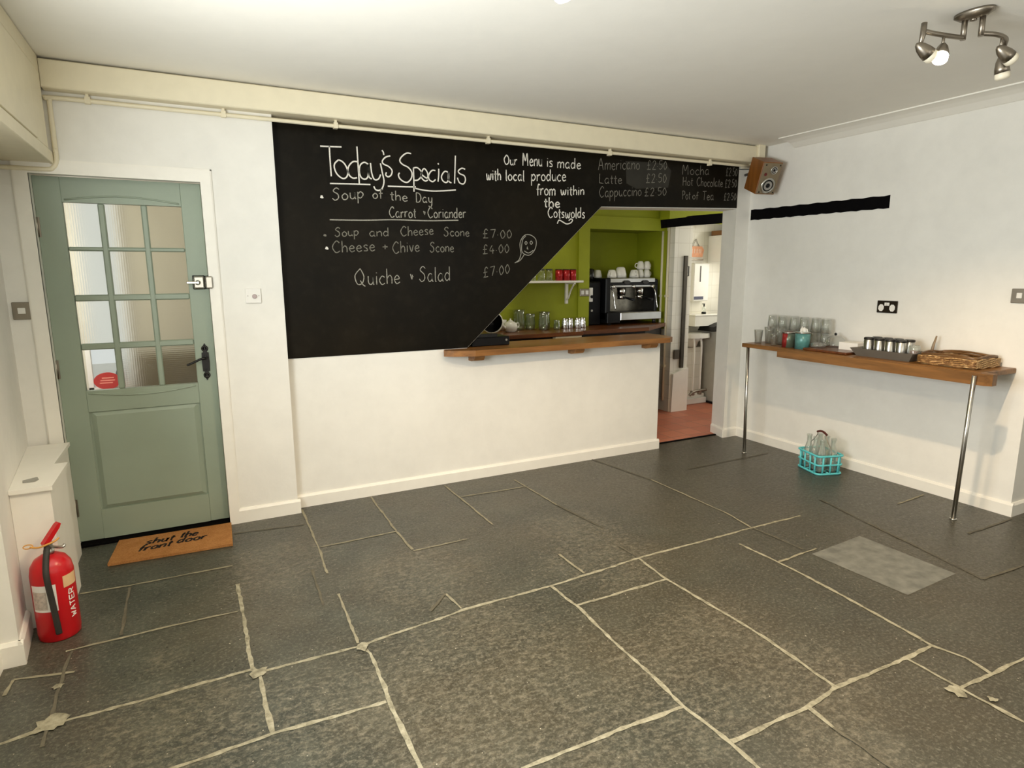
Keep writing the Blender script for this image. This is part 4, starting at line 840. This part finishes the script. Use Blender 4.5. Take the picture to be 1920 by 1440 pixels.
# ------------------------------------------------------------------ bottle crate
cr = thing('bottle_crate', 'turquoise openwork bottle crate with red-brown handle on the floor by the right wall', 'crate', (-0.232, -1.05, 0), 0)
cr.rotation_euler = (0, 0, -0.32)
def ring(hx, hy, z, r=0.03, n=5):
    p = []
    for (sx, sy, a) in ((1, 1, 0), (-1, 1, 1), (-1, -1, 2), (1, -1, 3)):
        for k in range(n+1): t = (a+k/n)*PI/2; p.append((sx*(hx-r)+r*math.cos(t), sy*(hy-r)+r*math.sin(t), z))
    return p
hx, hy = 0.1, 0.125; m = MB()
for z, r in ((0.008, 0.0085), (0.076, 0.007), (0.145, 0.0085)): m.tube(ring(hx+z*0.03, hy+z*0.03, z), r, 8, closed=True)
for sx in (-1, 1):
    for t in (-0.7, -0.25, 0.25, 0.7): m.tube([(sx*hx, t*hy, 0.005), (sx*(hx+0.004), t*(hy+0.003), 0.145)], 0.0068, 6)
for sy in (-1, 1):
    for t in (-0.62, 0.0, 0.62): m.tube([(t*hx, sy*hy, 0.005), (t*hx, sy*(hy+0.004), 0.145)], 0.0068, 6)
for t in (-0.33, 0.33): m.tube([(-hx, t*hy, 0.008), (hx, t*hy, 0.008)], 0.006, 6)
m.tube([(0, -hy, 0.008), (0, hy, 0.008)], 0.006, 6)
m.build('basket', TURQ, cr)
m = MB()
for sy in (-1, 1): m.tube(smooth_path([(0, sy*(hy+0.002), 0.145), (0, sy*hy*0.98, 0.19), (0, sy*hy*0.62, 0.235), (0, sy*hy*0.42, 0.27), (0, sy*hy*0.4, 0.292)]), 0.003, 6)
m.build('wire_bail', NICKEL, cr)
MB().tube(smooth_path([(0, -hy*0.44, 0.29), (0, -hy*0.15, 0.303), (0, hy*0.15, 0.303), (0, hy*0.44, 0.29)]), 0.0085, 10).build('handle_grip', plain('red_brown_grip', rgb(84, 36, 28), 0.5), cr)
b0 = MB().lathe([(0.026, 0), (0.03, 0.005), (0.031, 0.1), (0.026, 0.13), (0.0155, 0.165), (0.0155, 0.195), (0.019, 0.2), (0.019, 0.21), (0.014, 0.21), (0.012, 0.165), (0.023, 0.128), (0.028, 0.1), (0.027, 0.008), (0, 0.007)], n=18).build('glass_bottle', CLEARB)
k = 0
for i in range(2):
    for j in range(3):
        o = b0 if k == 0 else b0.copy()
        if k: COL.objects.link(o)
        k += 1; o.location = cr.matrix_basis @ Vector(((-0.046 if i == 0 else 0.046), 0.078-j*0.078, 0.0145))
        o.scale = (1.08, 1.08, 1.2); tag(o, 'clear glass bottle in the turquoise crate, %s of the %s row' % (('left', 'middle', 'right')[j], ('front', 'wall side')[i]), 'bottle', 'glass bottles in the turquoise crate')

# ------------------------------------------------------------------ ceiling spotlights
def spot_fixture(label, loc, lit):
    o = thing('ceiling_spotlight', label, 'ceiling light', loc)
    MB().lathe([(0.075, 0), (0.075, -0.01), (0.05, -0.026), (0.0, -0.03)], n=28, sx=0.62, sy=1).lathe([(0.012, -0.026), (0.012, -0.034), (0, -0.036)], (0, 0, 0), 12).build('ceiling_plate', NICKEL, o)
    arms = ([(-0.009, 0.028, -0.09), (-0.05, 0.034, -0.092), (-0.117, 0.043, -0.093), (-0.17, 0.056, -0.09), (-0.214, 0.068, -0.085)],
            [(0.01, -0.029, -0.09), (0.057, -0.052, -0.092), (0.105, -0.06, -0.095), (0.145, -0.055, -0.1), (0.165, -0.042, -0.112), (0.172, -0.034, -0.14)])
    for i, pts in enumerate(arms):
        m = MB(); p = pts[0]; m.tube([(p[0], p[1], -0.018), (p[0], p[1], -0.1)], 0.011, 12); m.tube(smooth_path(pts), 0.0095, 10)
        if i == 0: m.tube([(-0.214, 0.068, -0.055), (-0.216, 0.068, -0.1), (-0.224, 0.07, -0.14)], [0.011, 0.011, 0.007], 10)
        m.build('arm', NICKEL, o)
    heads = [((-0.224, 0.07, -0.14), (0.72, -0.3, -0.55), 0.004), ((-0.117, 0.043, -0.093), (-0.5, -0.22, -0.82), 0.045), ((0.105, -0.06, -0.095), (0.72, -0.3, -0.55), 0.05), ((0.172, -0.034, -0.14), (0.2, -0.08, -0.96), 0.03)]
    for i, (p, d, drop) in enumerate(heads):
        p = Vector(p); d = Vector(d).normalized(); tip = p+Vector((0, 0, -drop))
        T = Matrix.Translation(tip) @ d.to_track_quat('Z', 'Y').to_matrix().to_4x4()
        m = MB(); m.tube([p, tip], 0.006, 8); m.lathe([(0.003, -0.02), (0.011, -0.014), (0.02, 0.004), (0.026, 0.03), (0.028, 0.05), (0.025, 0.05), (0.0, 0.035)], T=T, n=20)
        h = m.build('spot_head', NICKEL, o)
        MB().lathe([(0.027, 0.046), (0.027, 0.068), (0.021, 0.075), (0.0, 0.077)], T=T, n=20).build('bulb_glass', LAMPG if i in lit else LAMPOFF, h)
    return o
HD = Vector((-0.117, 0.043, -0.138))+Vector((-0.5, -0.22, -0.82)).normalized()*0.08
fx_ = Vector((-1.478, -2.46, ZC)); spot_fixture('brushed metal ceiling spotlight with four heads, one of them lit', fx_, (1,))
bl = fx_+HD; bulb('spotlight_bulb', (bl.x, bl.y, bl.z-0.015), 120, WARM, 0.03)
spot_fixture('second ceiling spotlight, only its bulb tip showing at the top edge of the photo', (-3.5367, -2.2927, ZC), (3,))
bulb('spotlight_bulb', (-3.349, -2.333, ZC-0.262), 92, WARM, 0.03, 150)

#%%KITCHEN
# ------------------------------------------------------------------ servery and kitchen
WT = 0.97
bc = thing('back_worktop', 'dark wooden worktop on black units behind the serving hatch', 'worktop', (-1.4, 0.9, 0))
rel(bc, MB().bbox(-2.6, -1.245, 0.70, 1.195, WT-0.036, WT, 0.004).prism([(-1.245, 0.76), (-0.44, 0.76), (0.055, 1.1), (0.055, 1.65), (-0.866, 1.65), (-0.866, 1.172), (-1.245, 1.172)], WT-0.036, WT, 'z')).build('worktop', DKWOOD, bc)
rel(bc, MB().prism([(-2.6, 0.78), (-0.47, 0.78), (0.03, 1.13), (0.03, 1.17), (-2.6, 1.17)], 0.01, WT-0.037, 'z')).build('unit_fronts', PLASTIC_B, bc)
rel(bc, MB().bbox(-1.53, -1.25, 0.72, 0.78, 0.84, WT-0.037, 0.004)).build('drawer_front', plain('pale_drawer_front', rgb(206, 192, 160), 0.4), bc)
# white wall shelf with bracket
ws = thing('bracket_shelf', 'short white shelf on a scroll bracket on the lime green wall', 'shelf', (-1.35, 1.1, 1.4))
rel(ws, MB().bbox(-1.75, -1.04, 1.02, 1.198, 1.405, 1.425, 0.003)).build('shelf_board', TRIM, ws)
rel(ws, MB().box(-1.145, -1.115, 1.18, 1.199, 1.2, 1.405).box(-1.14, -1.12, 1.04, 1.19, 1.39, 1.405).tube(smooth_path([(-1.13, 1.185, 1.235), (-1.13, 1.15, 1.26), (-1.13, 1.11, 1.33), (-1.13, 1.06, 1.385)]), 0.008, 8)).build('bracket', TRIM, ws)
t0 = thing('shelf_tin', '', 'tin'); MB().lathe([(0.035, 0), (0.035, 0.1)], n=18).build('tin_body', REDTIN, t0); MB().lathe([(0.036, 0.1), (0.036, 0.107), (0, 0.108)], n=18).build('tin_lid', plain('dark_lid', rgb(50, 30, 26), 0.4, 0.4), t0)
for i, (x, y) in enumerate(((-1.276, 1.09), (-1.2, 1.085), (-1.124, 1.09), (-1.238, 1.16), (-1.162, 1.16))):
    o = t0 if i == 0 else copy_tree(t0); o.location = (x, y, 1.425)
    tag(o, 'red tin on the white bracket shelf, ' + ('leftmost in front', 'middle one in front', 'rightmost in front', 'left one behind', 'right one behind')[i], 'tin', 'red tins on the bracket shelf')
j0 = thing('storage_jar', '', 'jar'); MB().lathe([(0.034, 0), (0.036, 0.004), (0.036, 0.09), (0.03, 0.098)], n=18).build('jar_body', DUSK, j0); MB().lathe([(0.033, 0.097), (0.033, 0.11), (0, 0.11)], n=18).build('jar_lid', plain('dark_green_lid', rgb(60, 64, 50), 0.5), j0)
for i, x in enumerate((-1.375, -1.46, -1.56, -1.65)):
    o = j0 if i == 0 else copy_tree(j0); o.location = (x, 1.11, 1.425)
    tag(o, 'dark glass jar on the white bracket shelf, ' + ('beside the red tins', 'second from the red tins', 'third from the red tins', 'fourth from the red tins')[i], 'jar', 'jars on the bracket shelf')
# glass jars and jugs on the back worktop
GX = [(-1.70, 0.06, 0.19, 1.11), (-1.585, 0.05, 0.15, 1.1), (-1.50, 0.046, 0.155, 1.0), (-1.43, 0.058, 0.165, 1.1), (-1.365, 0.03, 0.09, 0.98)]
for i, (x, r, h, y) in enumerate(GX):
    o = thing('glass_jug', 'clear glass jug on the back worktop, ' + ('tall one beside the teapot', 'second from the teapot', 'third from the teapot', 'fourth from the teapot', 'small one beside the milk jugs')[i], 'jug', (x, y, WT), 1.2, 'glass jugs on the back worktop')
    MB().lathe([(r*0.8, 0), (r*0.92, 0.006), (r, h*0.4), (r*0.85, h*0.8), (r*0.95, h), (r*0.9, h), (r*0.8, h*0.8), (r*0.92, h*0.4), (r*0.82, 0.01), (0, 0.009)], n=20).build('jug_body', DUSK, o)
    MB().tube(smooth_path([(r*0.9, 0, h*0.8), (r*1.35, 0, h*0.7), (r*1.35, 0, h*0.4), (r*0.97, 0, h*0.3)]), 0.005, 8).build('handle', DUSK, o)
mj = thing('milk_jug', '', 'jug'); MB().lathe([(0.032, 0), (0.034, 0.006), (0.03, 0.06), (0.026, 0.08), (0.029, 0.1), (0.026, 0.1), (0.023, 0.08), (0.027, 0.06), (0.03, 0.01), (0, 0.008)], n=20).build('jug_body', CHROME, mj)
MB().tube(smooth_path([(0.028, 0, 0.085), (0.055, 0, 0.08), (0.055, 0, 0.04), (0.032, 0, 0.025)]), 0.004, 8).build('handle', CHROME, mj)
for i in range(4):
    o = mj if i == 0 else copy_tree(mj); o.location = (-1.265+i*0.072, 1.0+0.02*(i % 2), WT); o.rotation_euler = (0, 0, 1.35+i*0.12)
    tag(o, 'polished steel milk jug on the back worktop, ' + (ORD[i] if i < 3 else 'rightmost'), 'jug', 'steel milk jugs on the back worktop')
# teapot and tilted bowl
tp_ = thing('teapot', 'small white teapot on the back worktop beside the tilted bowl', 'teapot', (-1.855, 0.98, WT), 0.3)
MB().lathe([(0.04, 0), (0.055, 0.01), (0.068, 0.045), (0.058, 0.08), (0.03, 0.095), (0.0, 0.097)], n=24).build('pot_body', CERAM, tp_); MB().lathe([(0.028, 0.094), (0.02, 0.104), (0.007, 0.108), (0.009, 0.12), (0, 0.124)], n=16).build('pot_lid', CERAM, tp_)
MB().tube(smooth_path([(0.06, 0, 0.07), (0.1, 0, 0.075), (0.105, 0, 0.045), (0.064, 0, 0.03)]), 0.006, 8).build('handle', CERAM, tp_); MB().tube(smooth_path([(-0.06, 0, 0.04), (-0.09, 0, 0.06), (-0.105, 0, 0.092)]), [0.013, 0.013, 0.012, 0.012, 0.011, 0.011, 0.01, 0.01, 0.009, 0.009, 0.008, 0.008, 0.008][:13], 8).build('spout', CERAM, tp_)
cu = thing('teacup', 'white cup standing behind the small teapot on the back worktop', 'cup', (-1.86, 1.135, WT), 2.8); MB().lathe([(0.022, 0), (0.034, 0.03), (0.04, 0.1), (0.037, 0.1), (0.03, 0.03), (0, 0.008)], n=18).build('cup_body', CERAM, cu); MB().tube(smooth_path([(0.036, 0, 0.085), (0.065, 0, 0.08), (0.06, 0, 0.04), (0.034, 0, 0.035)]), 0.005, 8).build('handle', CERAM, cu)
bw = thing('mixing_bowl', 'white bowl with black inside tipped on its side at the left end of the worktop', 'bowl', (-2.085, 0.87, WT+0.096))
T = Matrix.Rotation(-0.62, 4, 'Z') @ Matrix.Rotation(math.radians(72), 4, 'X')
MB().lathe([(0.035, -0.07), (0.07, -0.045), (0.092, 0.0), (0.098, 0.035), (0.09, 0.035)], T=T, n=26, cap=False).build('outer_shell', CERAM, bw)
MB().lathe([(0.091, 0.034), (0.084, 0.0), (0.06, -0.04), (0, -0.058)], T=T, n=26, cap=False).build('black_inside', PLASTIC_B, bw)
tl = thing('till', 'black cash till on the serving shelf at the low end of the diagonal hatch', 'till', (-2.5, 0.12, 0.974))
MB().bbox(-0.14, 0.16, -0.085, 0.12, 0.0, 0.066, 0.006).build('till_body', PLASTIC_B, tl); MB().prism([(-0.08, 0.066), (0.11, 0.066), (0.11, 0.074), (-0.08, 0.09)], -0.13, 0.06, 'x').build('display', plain('dark_screen', rgb(12, 12, 14), 0.3), tl); MB().lathe([(0.008, 0), (0.008, 0.008)], T=Matrix.Translation((0.13, -0.085, 0.04)) @ Matrix.Rotation(PI/2, 4, 'X'), n=12).build('lock', STEEL, tl)
# socket by the niche
o, T = plate('double_socket', 'brushed metal double socket on the lime green wall beside the coffee machine', 'socket', (-0.93, 1.175, 1.305), 'y', 0.11, 0.075, NICKEL)
for sx in (-0.026, 0.026): MB().bbox(sx-0.017, sx+0.017, -0.012, -0.008, -0.02, 0.02, 0.003).build('outlet', PLASTIC_W, o)
# coffee machine
cm = thing('espresso_machine', 'steel and black espresso coffee machine in the green niche', 'coffee machine', (-0.43, 1.3, WT))
MB().bbox(-0.22, 0.40, -0.12, 0.28, 0.375, 0.475, 0.008).build('top_housing', STEEL, cm)
MB().bbox(-0.25, 0.43, 0.1, 0.3, 0.06, 0.40, 0.006).build('back_body', plain('polished_panel', rgb(140, 134, 120), 0.3, 1.0, var=0.3, scale=18), cm)
MB().bbox(-0.1, 0.43, -0.2, 0.28, 0.045, 0.125, 0.006).build('drip_tray', STEEL, cm); MB().bbox(-0.262, -0.1, -0.195, 0.28, 0.02, 0.13, 0.006).build('black_base', PLASTIC_B, cm)
MB().box(-0.19, 0.37, -0.19, 0.02, 0.125, 0.13).build('drip_grid', DARKMET, cm)
MB().bbox(-0.262, -0.2, -0.16, 0.3, 0.05, 0.475, 0.01).build('side_panel', PLASTIC_B, cm); MB().bbox(0.40, 0.44, -0.12, 0.3, 0.05, 0.46, 0.01).build('side_panel', PLASTIC_B, cm)
MB().bbox(-0.2, 0.42, -0.135, -0.12, 0.40, 0.43, 0.004).build('badge_strip', PLASTIC_B, cm)
for sx in (-0.2, 0.38):
    for sy in (-0.14, 0.22): MB().lathe([(0.022, 0), (0.018, 0.05)], (sx, sy, 0), 12).build('foot', DARKMET, cm)
for x in (0.0, 0.24):
    g = MB().lathe([(0.045, 0.30), (0.045, 0.375)], (x, -0.06, 0), 20).build('group_head', CHROME, cm)
    MB().lathe([(0.04, 0.255), (0.043, 0.298)], (x, -0.06, 0), 18).build('filter_basket', CHROME, g)
    MB().tube([(x, -0.1, 0.278), (x+0.02, -0.25, 0.255)], [0.01, 0.014], 10).build('portafilter_handle', PLASTIC_B, g)
    MB().lathe([(0.04, 0), (0.04, 0.004)], T=Matrix.Translation((x+0.02, -0.135, 0.43)) @ Matrix.Rotation(PI/2, 4, 'X'), n=20, sy=0.5).build('oval_badge', DARKMET, cm)
for x in (-0.16, 0.385): MB().tube(smooth_path([(x, -0.1, 0.375), (x, -0.14, 0.33), (x+0.01, -0.15, 0.24), (x+0.02, -0.16, 0.16)]), 0.006, 8).build('steam_wand', CHROME, cm)
for x in (-0.15, 0.11, 0.36): MB().lathe([(0.02, 0), (0.018, 0.018), (0, 0.02)], T=Matrix.Translation((x, -0.12, 0.385)) @ Matrix.Rotation(PI/2, 4, 'X'), n=14).build('steam_knob', CHROME, cm)
gd = thing('coffee_grinder', 'black coffee grinder left of the espresso machine behind the green pillar', 'grinder', (-0.782, 1.3, WT))
MB().bbox(-0.085, 0.075, -0.1, 0.14, 0, 0.44, 0.012).build('grinder_body', PLASTIC_B, gd); MB().lathe([(0.03, 0.44), (0.045, 0.47), (0.045, 0.56), (0.02, 0.57)], n=20).build('hopper', plain('smoked_hopper', rgb(20, 20, 18), 0.2), gd)
MB().bbox(-0.085, -0.03, -0.106, -0.1, 0.24, 0.38, 0.003).build('control_panel', PLASTIC_W, gd); MB().lathe([(0.016, 0), (0.014, 0.02)], T=Matrix.Translation((-0.045, -0.106, 0.29)) @ Matrix.Rotation(PI/2, 4, 'X'), n=14).build('dial', PLASTIC_B, gd); MB().lathe([(0.012, 0), (0.012, 0.006)], T=Matrix.Translation((-0.04, -0.1, 0.15)) @ Matrix.Rotation(PI/2, 4, 'X'), n=12).build('button', STEEL, gd)
# cups on the machine (turned upside down)
def cup_proto(r, h):
    c = thing('coffee_cup', '', 'cup'); MB().lathe([(r, 0), (r*0.97, h*0.35), (r*0.72, h*0.9), (r*0.5, h), (0, h), (0, h*0.94), (r*0.66, h*0.85), (r*0.92, h*0.3), (r*0.94, 0.002)], n=20).build('cup_body', CERAM, c)
    MB().tube(smooth_path([(r*0.95, 0, h*0.25), (r*1.5, 0, h*0.3), (r*1.45, 0, h*0.65), (r*0.8, 0, h*0.75)]), r*0.11, 8).build('handle', CERAM, c); return c
cA = cup_proto(0.05, 0.082); TZ = WT+0.475; cB = cup_proto(0.062, 0.11); cC = cup_proto(0.04, 0.085)
CU = [(cA, -0.645, 1.37, 0, 2.6, 'leftmost low cup'), (cA, -0.545, 1.25, 0, 3.7, 'second low cup from the left'), (cB, -0.42, 1.27, 0, 1.0, 'large round cup'), (cA, -0.325, 1.42, 0, 0.3, 'small cup behind the large round cup'),
      (cA, -0.26, 1.25, 0, 4.4, 'single cup left of the two stacks'), (cC, -0.155, 1.28, 0, 2.9, 'lower cup of the left stack'), (cC, -0.155, 1.28, 1, 2.9, 'upper cup of the left stack'), (cC, -0.07, 1.28, 0, 0.1, 'lower cup of the right stack'), (cC, -0.07, 1.28, 1, 0.2, 'upper cup of the right stack')]
used = set()
for pr, x, y, lv, rz, lab in CU:
    o = pr if pr.name not in used else copy_tree(pr); used.add(pr.name)
    o.location = (x, y, TZ+0.0005+lv*0.0855); o.rotation_euler = (0, 0, rz); tag(o, 'white china cup upside down on the coffee machine, ' + lab, 'cup', 'white cups on the coffee machine')
# black beam over the kitchen doorway
T = Matrix.Translation((-0.47, 0.5, 1.962)) @ Matrix.Rotation(0.0, 4, 'Z')
P3 = [onY(1240, 410, 0.42), onY(1239, 427, 0.42), onY(1357, 419, 0.30), onY(1357, 399, 0.30)]
a = P3[0]; b = P3[3]
va = [onY(1251, 411, 0.40), onY(1252, 427, 0.40), onY(1290, 423, 0.40), onY(1362, 418, 0.40), onY(1362, 399, 0.40), onY(1302, 404, 0.40), onY(1296, 407, 0.40), onY(1289, 407, 0.40)]
bb = tag(MB().prism([(p.x, p.z) for p in va], 0.40, 0.49, 'y').build('timber_beam', BLACKP), 'rough black timber beam across the top of the kitchen doorway', 'beam')
# pipes on the pillar
for i, (dx, yy, lab, z1) in enumerate(((0.085, 1.13, 'cream vertical pipe nearest the white tiled pillar corner', 0.12), (0.085, 1.22, 'cream vertical pipe set further back beside the pillar', 0.3))):
    pv = thing('vertical_pipe', lab, 'pipe', (dx, yy, 0), 0, 'vertical pipes beside the tiled pillar'); MB().tube([(0, 0, z1), (0, 0, 2.02)], 0.013, 10).build('pipe_run', CREAM, pv)
    for z in (0.5, 1.25): MB().box(-0.015, 0.015, -0.017, 0.017, z-0.012, z+0.012).build('pipe_clip', CREAM, pv)
st = thing('door_bar', 'long dark metal bar with a latch fixed upright on the tiled pillar', 'bar', (0.235, 1.045, 0.48)); MB().bbox(-0.014, 0.03, -0.025, 0.0, 0.0, 1.19, 0.003).build('bar', plain('rusty_dark_steel', rgb(72, 66, 56), 0.5, 0.6, var=0.2), st)
MB().tube([(0.03, -0.014, 0.98), (0.052, -0.014, 0.98), (0.052, -0.014, 1.08), (0.03, -0.014, 1.08)], 0.006, 8).build('latch', DARKMET, st)
MB().bbox(-0.1, -0.03, -0.02, 0.0, 0.1, 0.2, 0.003).build('keep_plate', plain('brown_plate', rgb(74, 66, 54), 0.6), st)
tag(MB().prism([(0.112, 0.0), (0.335, 0.0), (0.335, 0.475), (0.27, 0.465), (0.125, 0.42)], 1.018, 1.046, 'y').build('white_panel', TRIM), 'white painted boarding at the foot of the tiled pillar', 'panel')
# wash area beyond
pb = thing('tiled_plinth', 'white tiled box with stepped base behind the two basin pipes', 'plinth', (0.64, 1.36, 0)); MB().box(-0.2, 0.16, -0.06, 0.09, 0.1, 0.65).build('tiled_box', TILES, pb); MB().bbox(-0.24, 0.18, -0.14, 0.09, 0.004, 0.07, 0.006).bbox(-0.22, 0.18, -0.1, 0.09, 0.07, 0.11, 0.005).build('stepped_base', TRIM, pb)
hb = thing('hand_basin', 'small white round fronted basin above two white pipes beyond the doorway', 'basin', (0.64, 1.3, 0.72)); MB().prism([(0.2*math.cos(t*PI/12), -0.17*math.sin(t*PI/12)) for t in range(13)]+[(-0.2, 0.15), (0.2, 0.15)], 0.05, 0.1, 'z').lathe([(0.06, -0.06), (0.08, 0.0), (0.15, 0.05)], (0, 0.02, 0), 18).build('bowl', CERAM, hb)
for dx in (-0.075, 0.03):
    q = MB().tube(smooth_path([(dx, -0.1, 0.05), (dx, -0.115, -0.05), (dx, -0.115, -0.3), (dx, -0.115, -0.6)]), 0.011, 8).build('supply_pipe', TRIM, hb); MB().bbox(dx-0.018, dx+0.018, -0.14, -0.095, -0.6, -0.55, 0.006).build('stop_valve', NICKEL, q)
MB().tube(smooth_path([(-0.12, -0.12, -0.6), (-0.09, -0.125, -0.57), (-0.02, -0.125, -0.555), (0.12, -0.125, -0.55)]), 0.016, 8).build('waste_pipe', NICKEL, hb)
ub = thing('wall_basin', 'white rectangular basin below the towel dispenser beyond the doorway', 'basin', (0.78, 1.36, 0.9)); MB().prism([(-0.2, 0.115), (0.21, 0.115), (0.16, 0.05), (0.0, 0.0), (-0.2, 0.0)], -0.15, 0.1, 'y').bbox(-0.21, 0.22, -0.16, 0.1, 0.112, 0.13, 0.004).build('bowl', CERAM, ub)
sb = thing('soap_dispenser', 'clear soap bottle with black pump and base on the white basin', 'soap bottle', (0.79, 1.3, 1.03)); MB().lathe([(0.026, 0), (0.026, 0.02)], n=14).build('base', PLASTIC_B, sb); MB().lathe([(0.022, 0.02), (0.02, 0.07), (0.008, 0.085)], n=14).build('bottle_body', CLEARB, sb); MB().lathe([(0.008, 0.083), (0.008, 0.11)], n=10).box(-0.025, 0.008, -0.006, 0.006, 0.108, 0.117).build('pump', PLASTIC_B, sb)
td = thing('towel_dispenser', 'tall white paper towel dispenser on the wall above the basin', 'dispenser', (0.805, 1.458, 1.17)); MB().bbox(-0.125, 0.11, -0.09, 0, 0, 0.43, 0.01).build('cover', PLASTIC_W, td); MB().box(-0.035, -0.02, -0.093, -0.09, 0.22, 0.4).build('level_slot', DARKMET, td); MB().box(-0.11, 0.03, -0.092, -0.09, 0.02, 0.055).build('printed_label', plain('navy_label', rgb(70, 72, 96), 0.5, var=0.5, scale=130), td)
hs = thing('hanging_sign', 'peach coloured hanging sign on a cord above the towel dispenser', 'sign', (0.765, 1.455, 1.7)); MB().prism([(-0.095, -0.03), (0.1, -0.03), (0.12, 0.05), (0.09, 0.09), (-0.09, 0.09), (-0.1, 0.03)], -0.012, -0.002, 'y').build('plaque', plain('peach_paint', rgb(226, 160, 122), 0.6, var=0.12, scale=40), hs); MB().tube([(-0.05, -0.006, 0.09), (0.0, -0.006, 0.17), (0.05, -0.006, 0.09)], 0.004, 6).build('cord', NICKEL, hs)
m = MB()
for k, ch in enumerate('CLOSED'): pass
for x in (-0.06, -0.025, 0.012, 0.045, 0.07): m.box(x-0.006, x+0.006, -0.014, -0.012, 0.012, 0.062)
m.build('worn_lettering', plain('pale_peach_letters', rgb(240, 206, 184), 0.6), hs)
tag(MB().bbox(0.68, 0.88, 1.436, 1.458, 1.632, 1.646, 0.003).build('towel_rail', NICKEL), 'short grey rail between the peach sign and the dispenser', 'rail')
us = thing('high_shelf', 'white shelf unit high on the far wall with a pale bowl', 'shelf', (1.1, 1.35, 1.6)); MB().bbox(-0.14, 0.19, -0.1, 0.105, 0.0, 0.02, 0.003).bbox(-0.14, 0.19, -0.1, 0.105, 0.29, 0.31, 0.003).box(-0.14, -0.12, -0.1, 0.105, 0.02, 0.29).build('shelf_frame', TRIM, us)
tag(MB().lathe([(0.04, 0), (0.075, 0.08), (0.08, 0.13), (0.074, 0.13), (0.036, 0.008), (0, 0.008)], n=20).build('pale_bowl', plain('beige_bowl', rgb(196, 184, 156), 0.4), None, (1.1, 1.34, 1.62)), 'deep beige bowl on the high white shelf beyond the doorway', 'bowl')
tag(MB().bbox(0.98, 1.2, 1.28, 1.44, 1.91, 1.965, 0.004).build('cardboard_box', plain('brown_card', rgb(140, 100, 62), 0.9)), 'brown cardboard box on top of the high white shelf', 'box')
ap = thing('undercounter_appliance', 'pale grey undercounter cabinet at the right of the kitchen doorway', 'cabinet', (1.0, 1.25, 0)); MB().bbox(-0.155, 0.28, -0.17, 0.2, 0.02, 0.84, 0.006).build('cabinet_body', plain('pale_grey_enamel', rgb(186, 184, 172), 0.4), ap); MB().box(-0.18, 0.26, -0.15, 0.18, 0.004, 0.02).build('plinth', PLASTIC_B, ap)
bg_ = thing('griddle', 'low black griddle lying on the pale grey cabinet', 'griddle', (0.95, 1.22, 0.84)); MB().prism([(-0.2, 0.0), (0.25, 0.0), (0.25, 0.075), (-0.08, 0.09), (-0.17, 0.05)], -0.1, 0.12, 'y').build('griddle_body', IRON, bg_); MB().lathe([(0.015, 0), (0.015, 0.01)], T=Matrix.Translation((0.02, -0.1, 0.03)) @ Matrix.Rotation(PI/2, 4, 'X'), n=12).build('knob', DARKMET, bg_)
# seen through the clear pane of the door
ro = thing('oval_sign', 'red oval sign seen through the clear lower left pane of the door', 'sign', (-5.01, 1.274, 0.735)); MB().prism([(0.078*math.cos(t*PI/16)*(1.12 if math.cos(t*PI/16) < 0 else 1), 0.062*math.sin(t*PI/16)) for t in range(32)], -0.008, 0, 'y').build('plaque', plain('tomato_red', rgb(190, 40, 38), 0.5), ro)
m = MB()
for z, a, b in ((0.022, -0.035, 0.04), (0.004, -0.045, 0.045), (-0.014, -0.05, 0.03)): m.box(a, b, -0.0095, -0.008, z-0.004, z+0.004)
m.build('worn_lettering', plain('pale_red_letters', rgb(240, 150, 130), 0.6), ro)
gc = thing('garden_chair', 'pale garden chair with dark curved arms outside beyond the porch window', 'garden chair', (-5.35, 2.9, -0.06), PI); m = MB()
for sx in (-0.26, 0.26): m.tube(smooth_path([(sx, -0.25, 0), (sx, -0.22, 0.4), (sx, -0.2, 0.62), (sx, 0.0, 0.67), (sx, 0.25, 0.64), (sx, 0.28, 0.4), (sx, 0.34, 0)]), 0.014, 8)
m.build('frame', plain('dark_tube', rgb(70, 72, 76), 0.4), gc); MB().bbox(-0.25, 0.25, -0.25, 0.25, 0.4, 0.43, 0.01).build('seat', PAPER, gc)
BENCHM = plain('olive_brown_upholstery', rgb(104, 94, 68), 0.8, var=0.15)
pc = thing('porch_bench', 'brown bench seen dimly through the lower glass of the green door', 'bench', (-4.35, 0.95, -0.02)); MB().bbox(-0.45, 0.45, -0.2, 0.25, 0.42, 0.47, 0.01).build('seat', BENCHM, pc); MB().bbox(-0.45, 0.45, 0.2, 0.25, 0.47, 0.95, 0.01).build('backrest', BENCHM, pc)
for sx in (-0.42, 0.42):
    for sy in (-0.17, 0.22): MB().box(sx-0.025, sx+0.025, sy-0.025, sy+0.025, 0, 0.42).build('leg', BENCHM, pc)
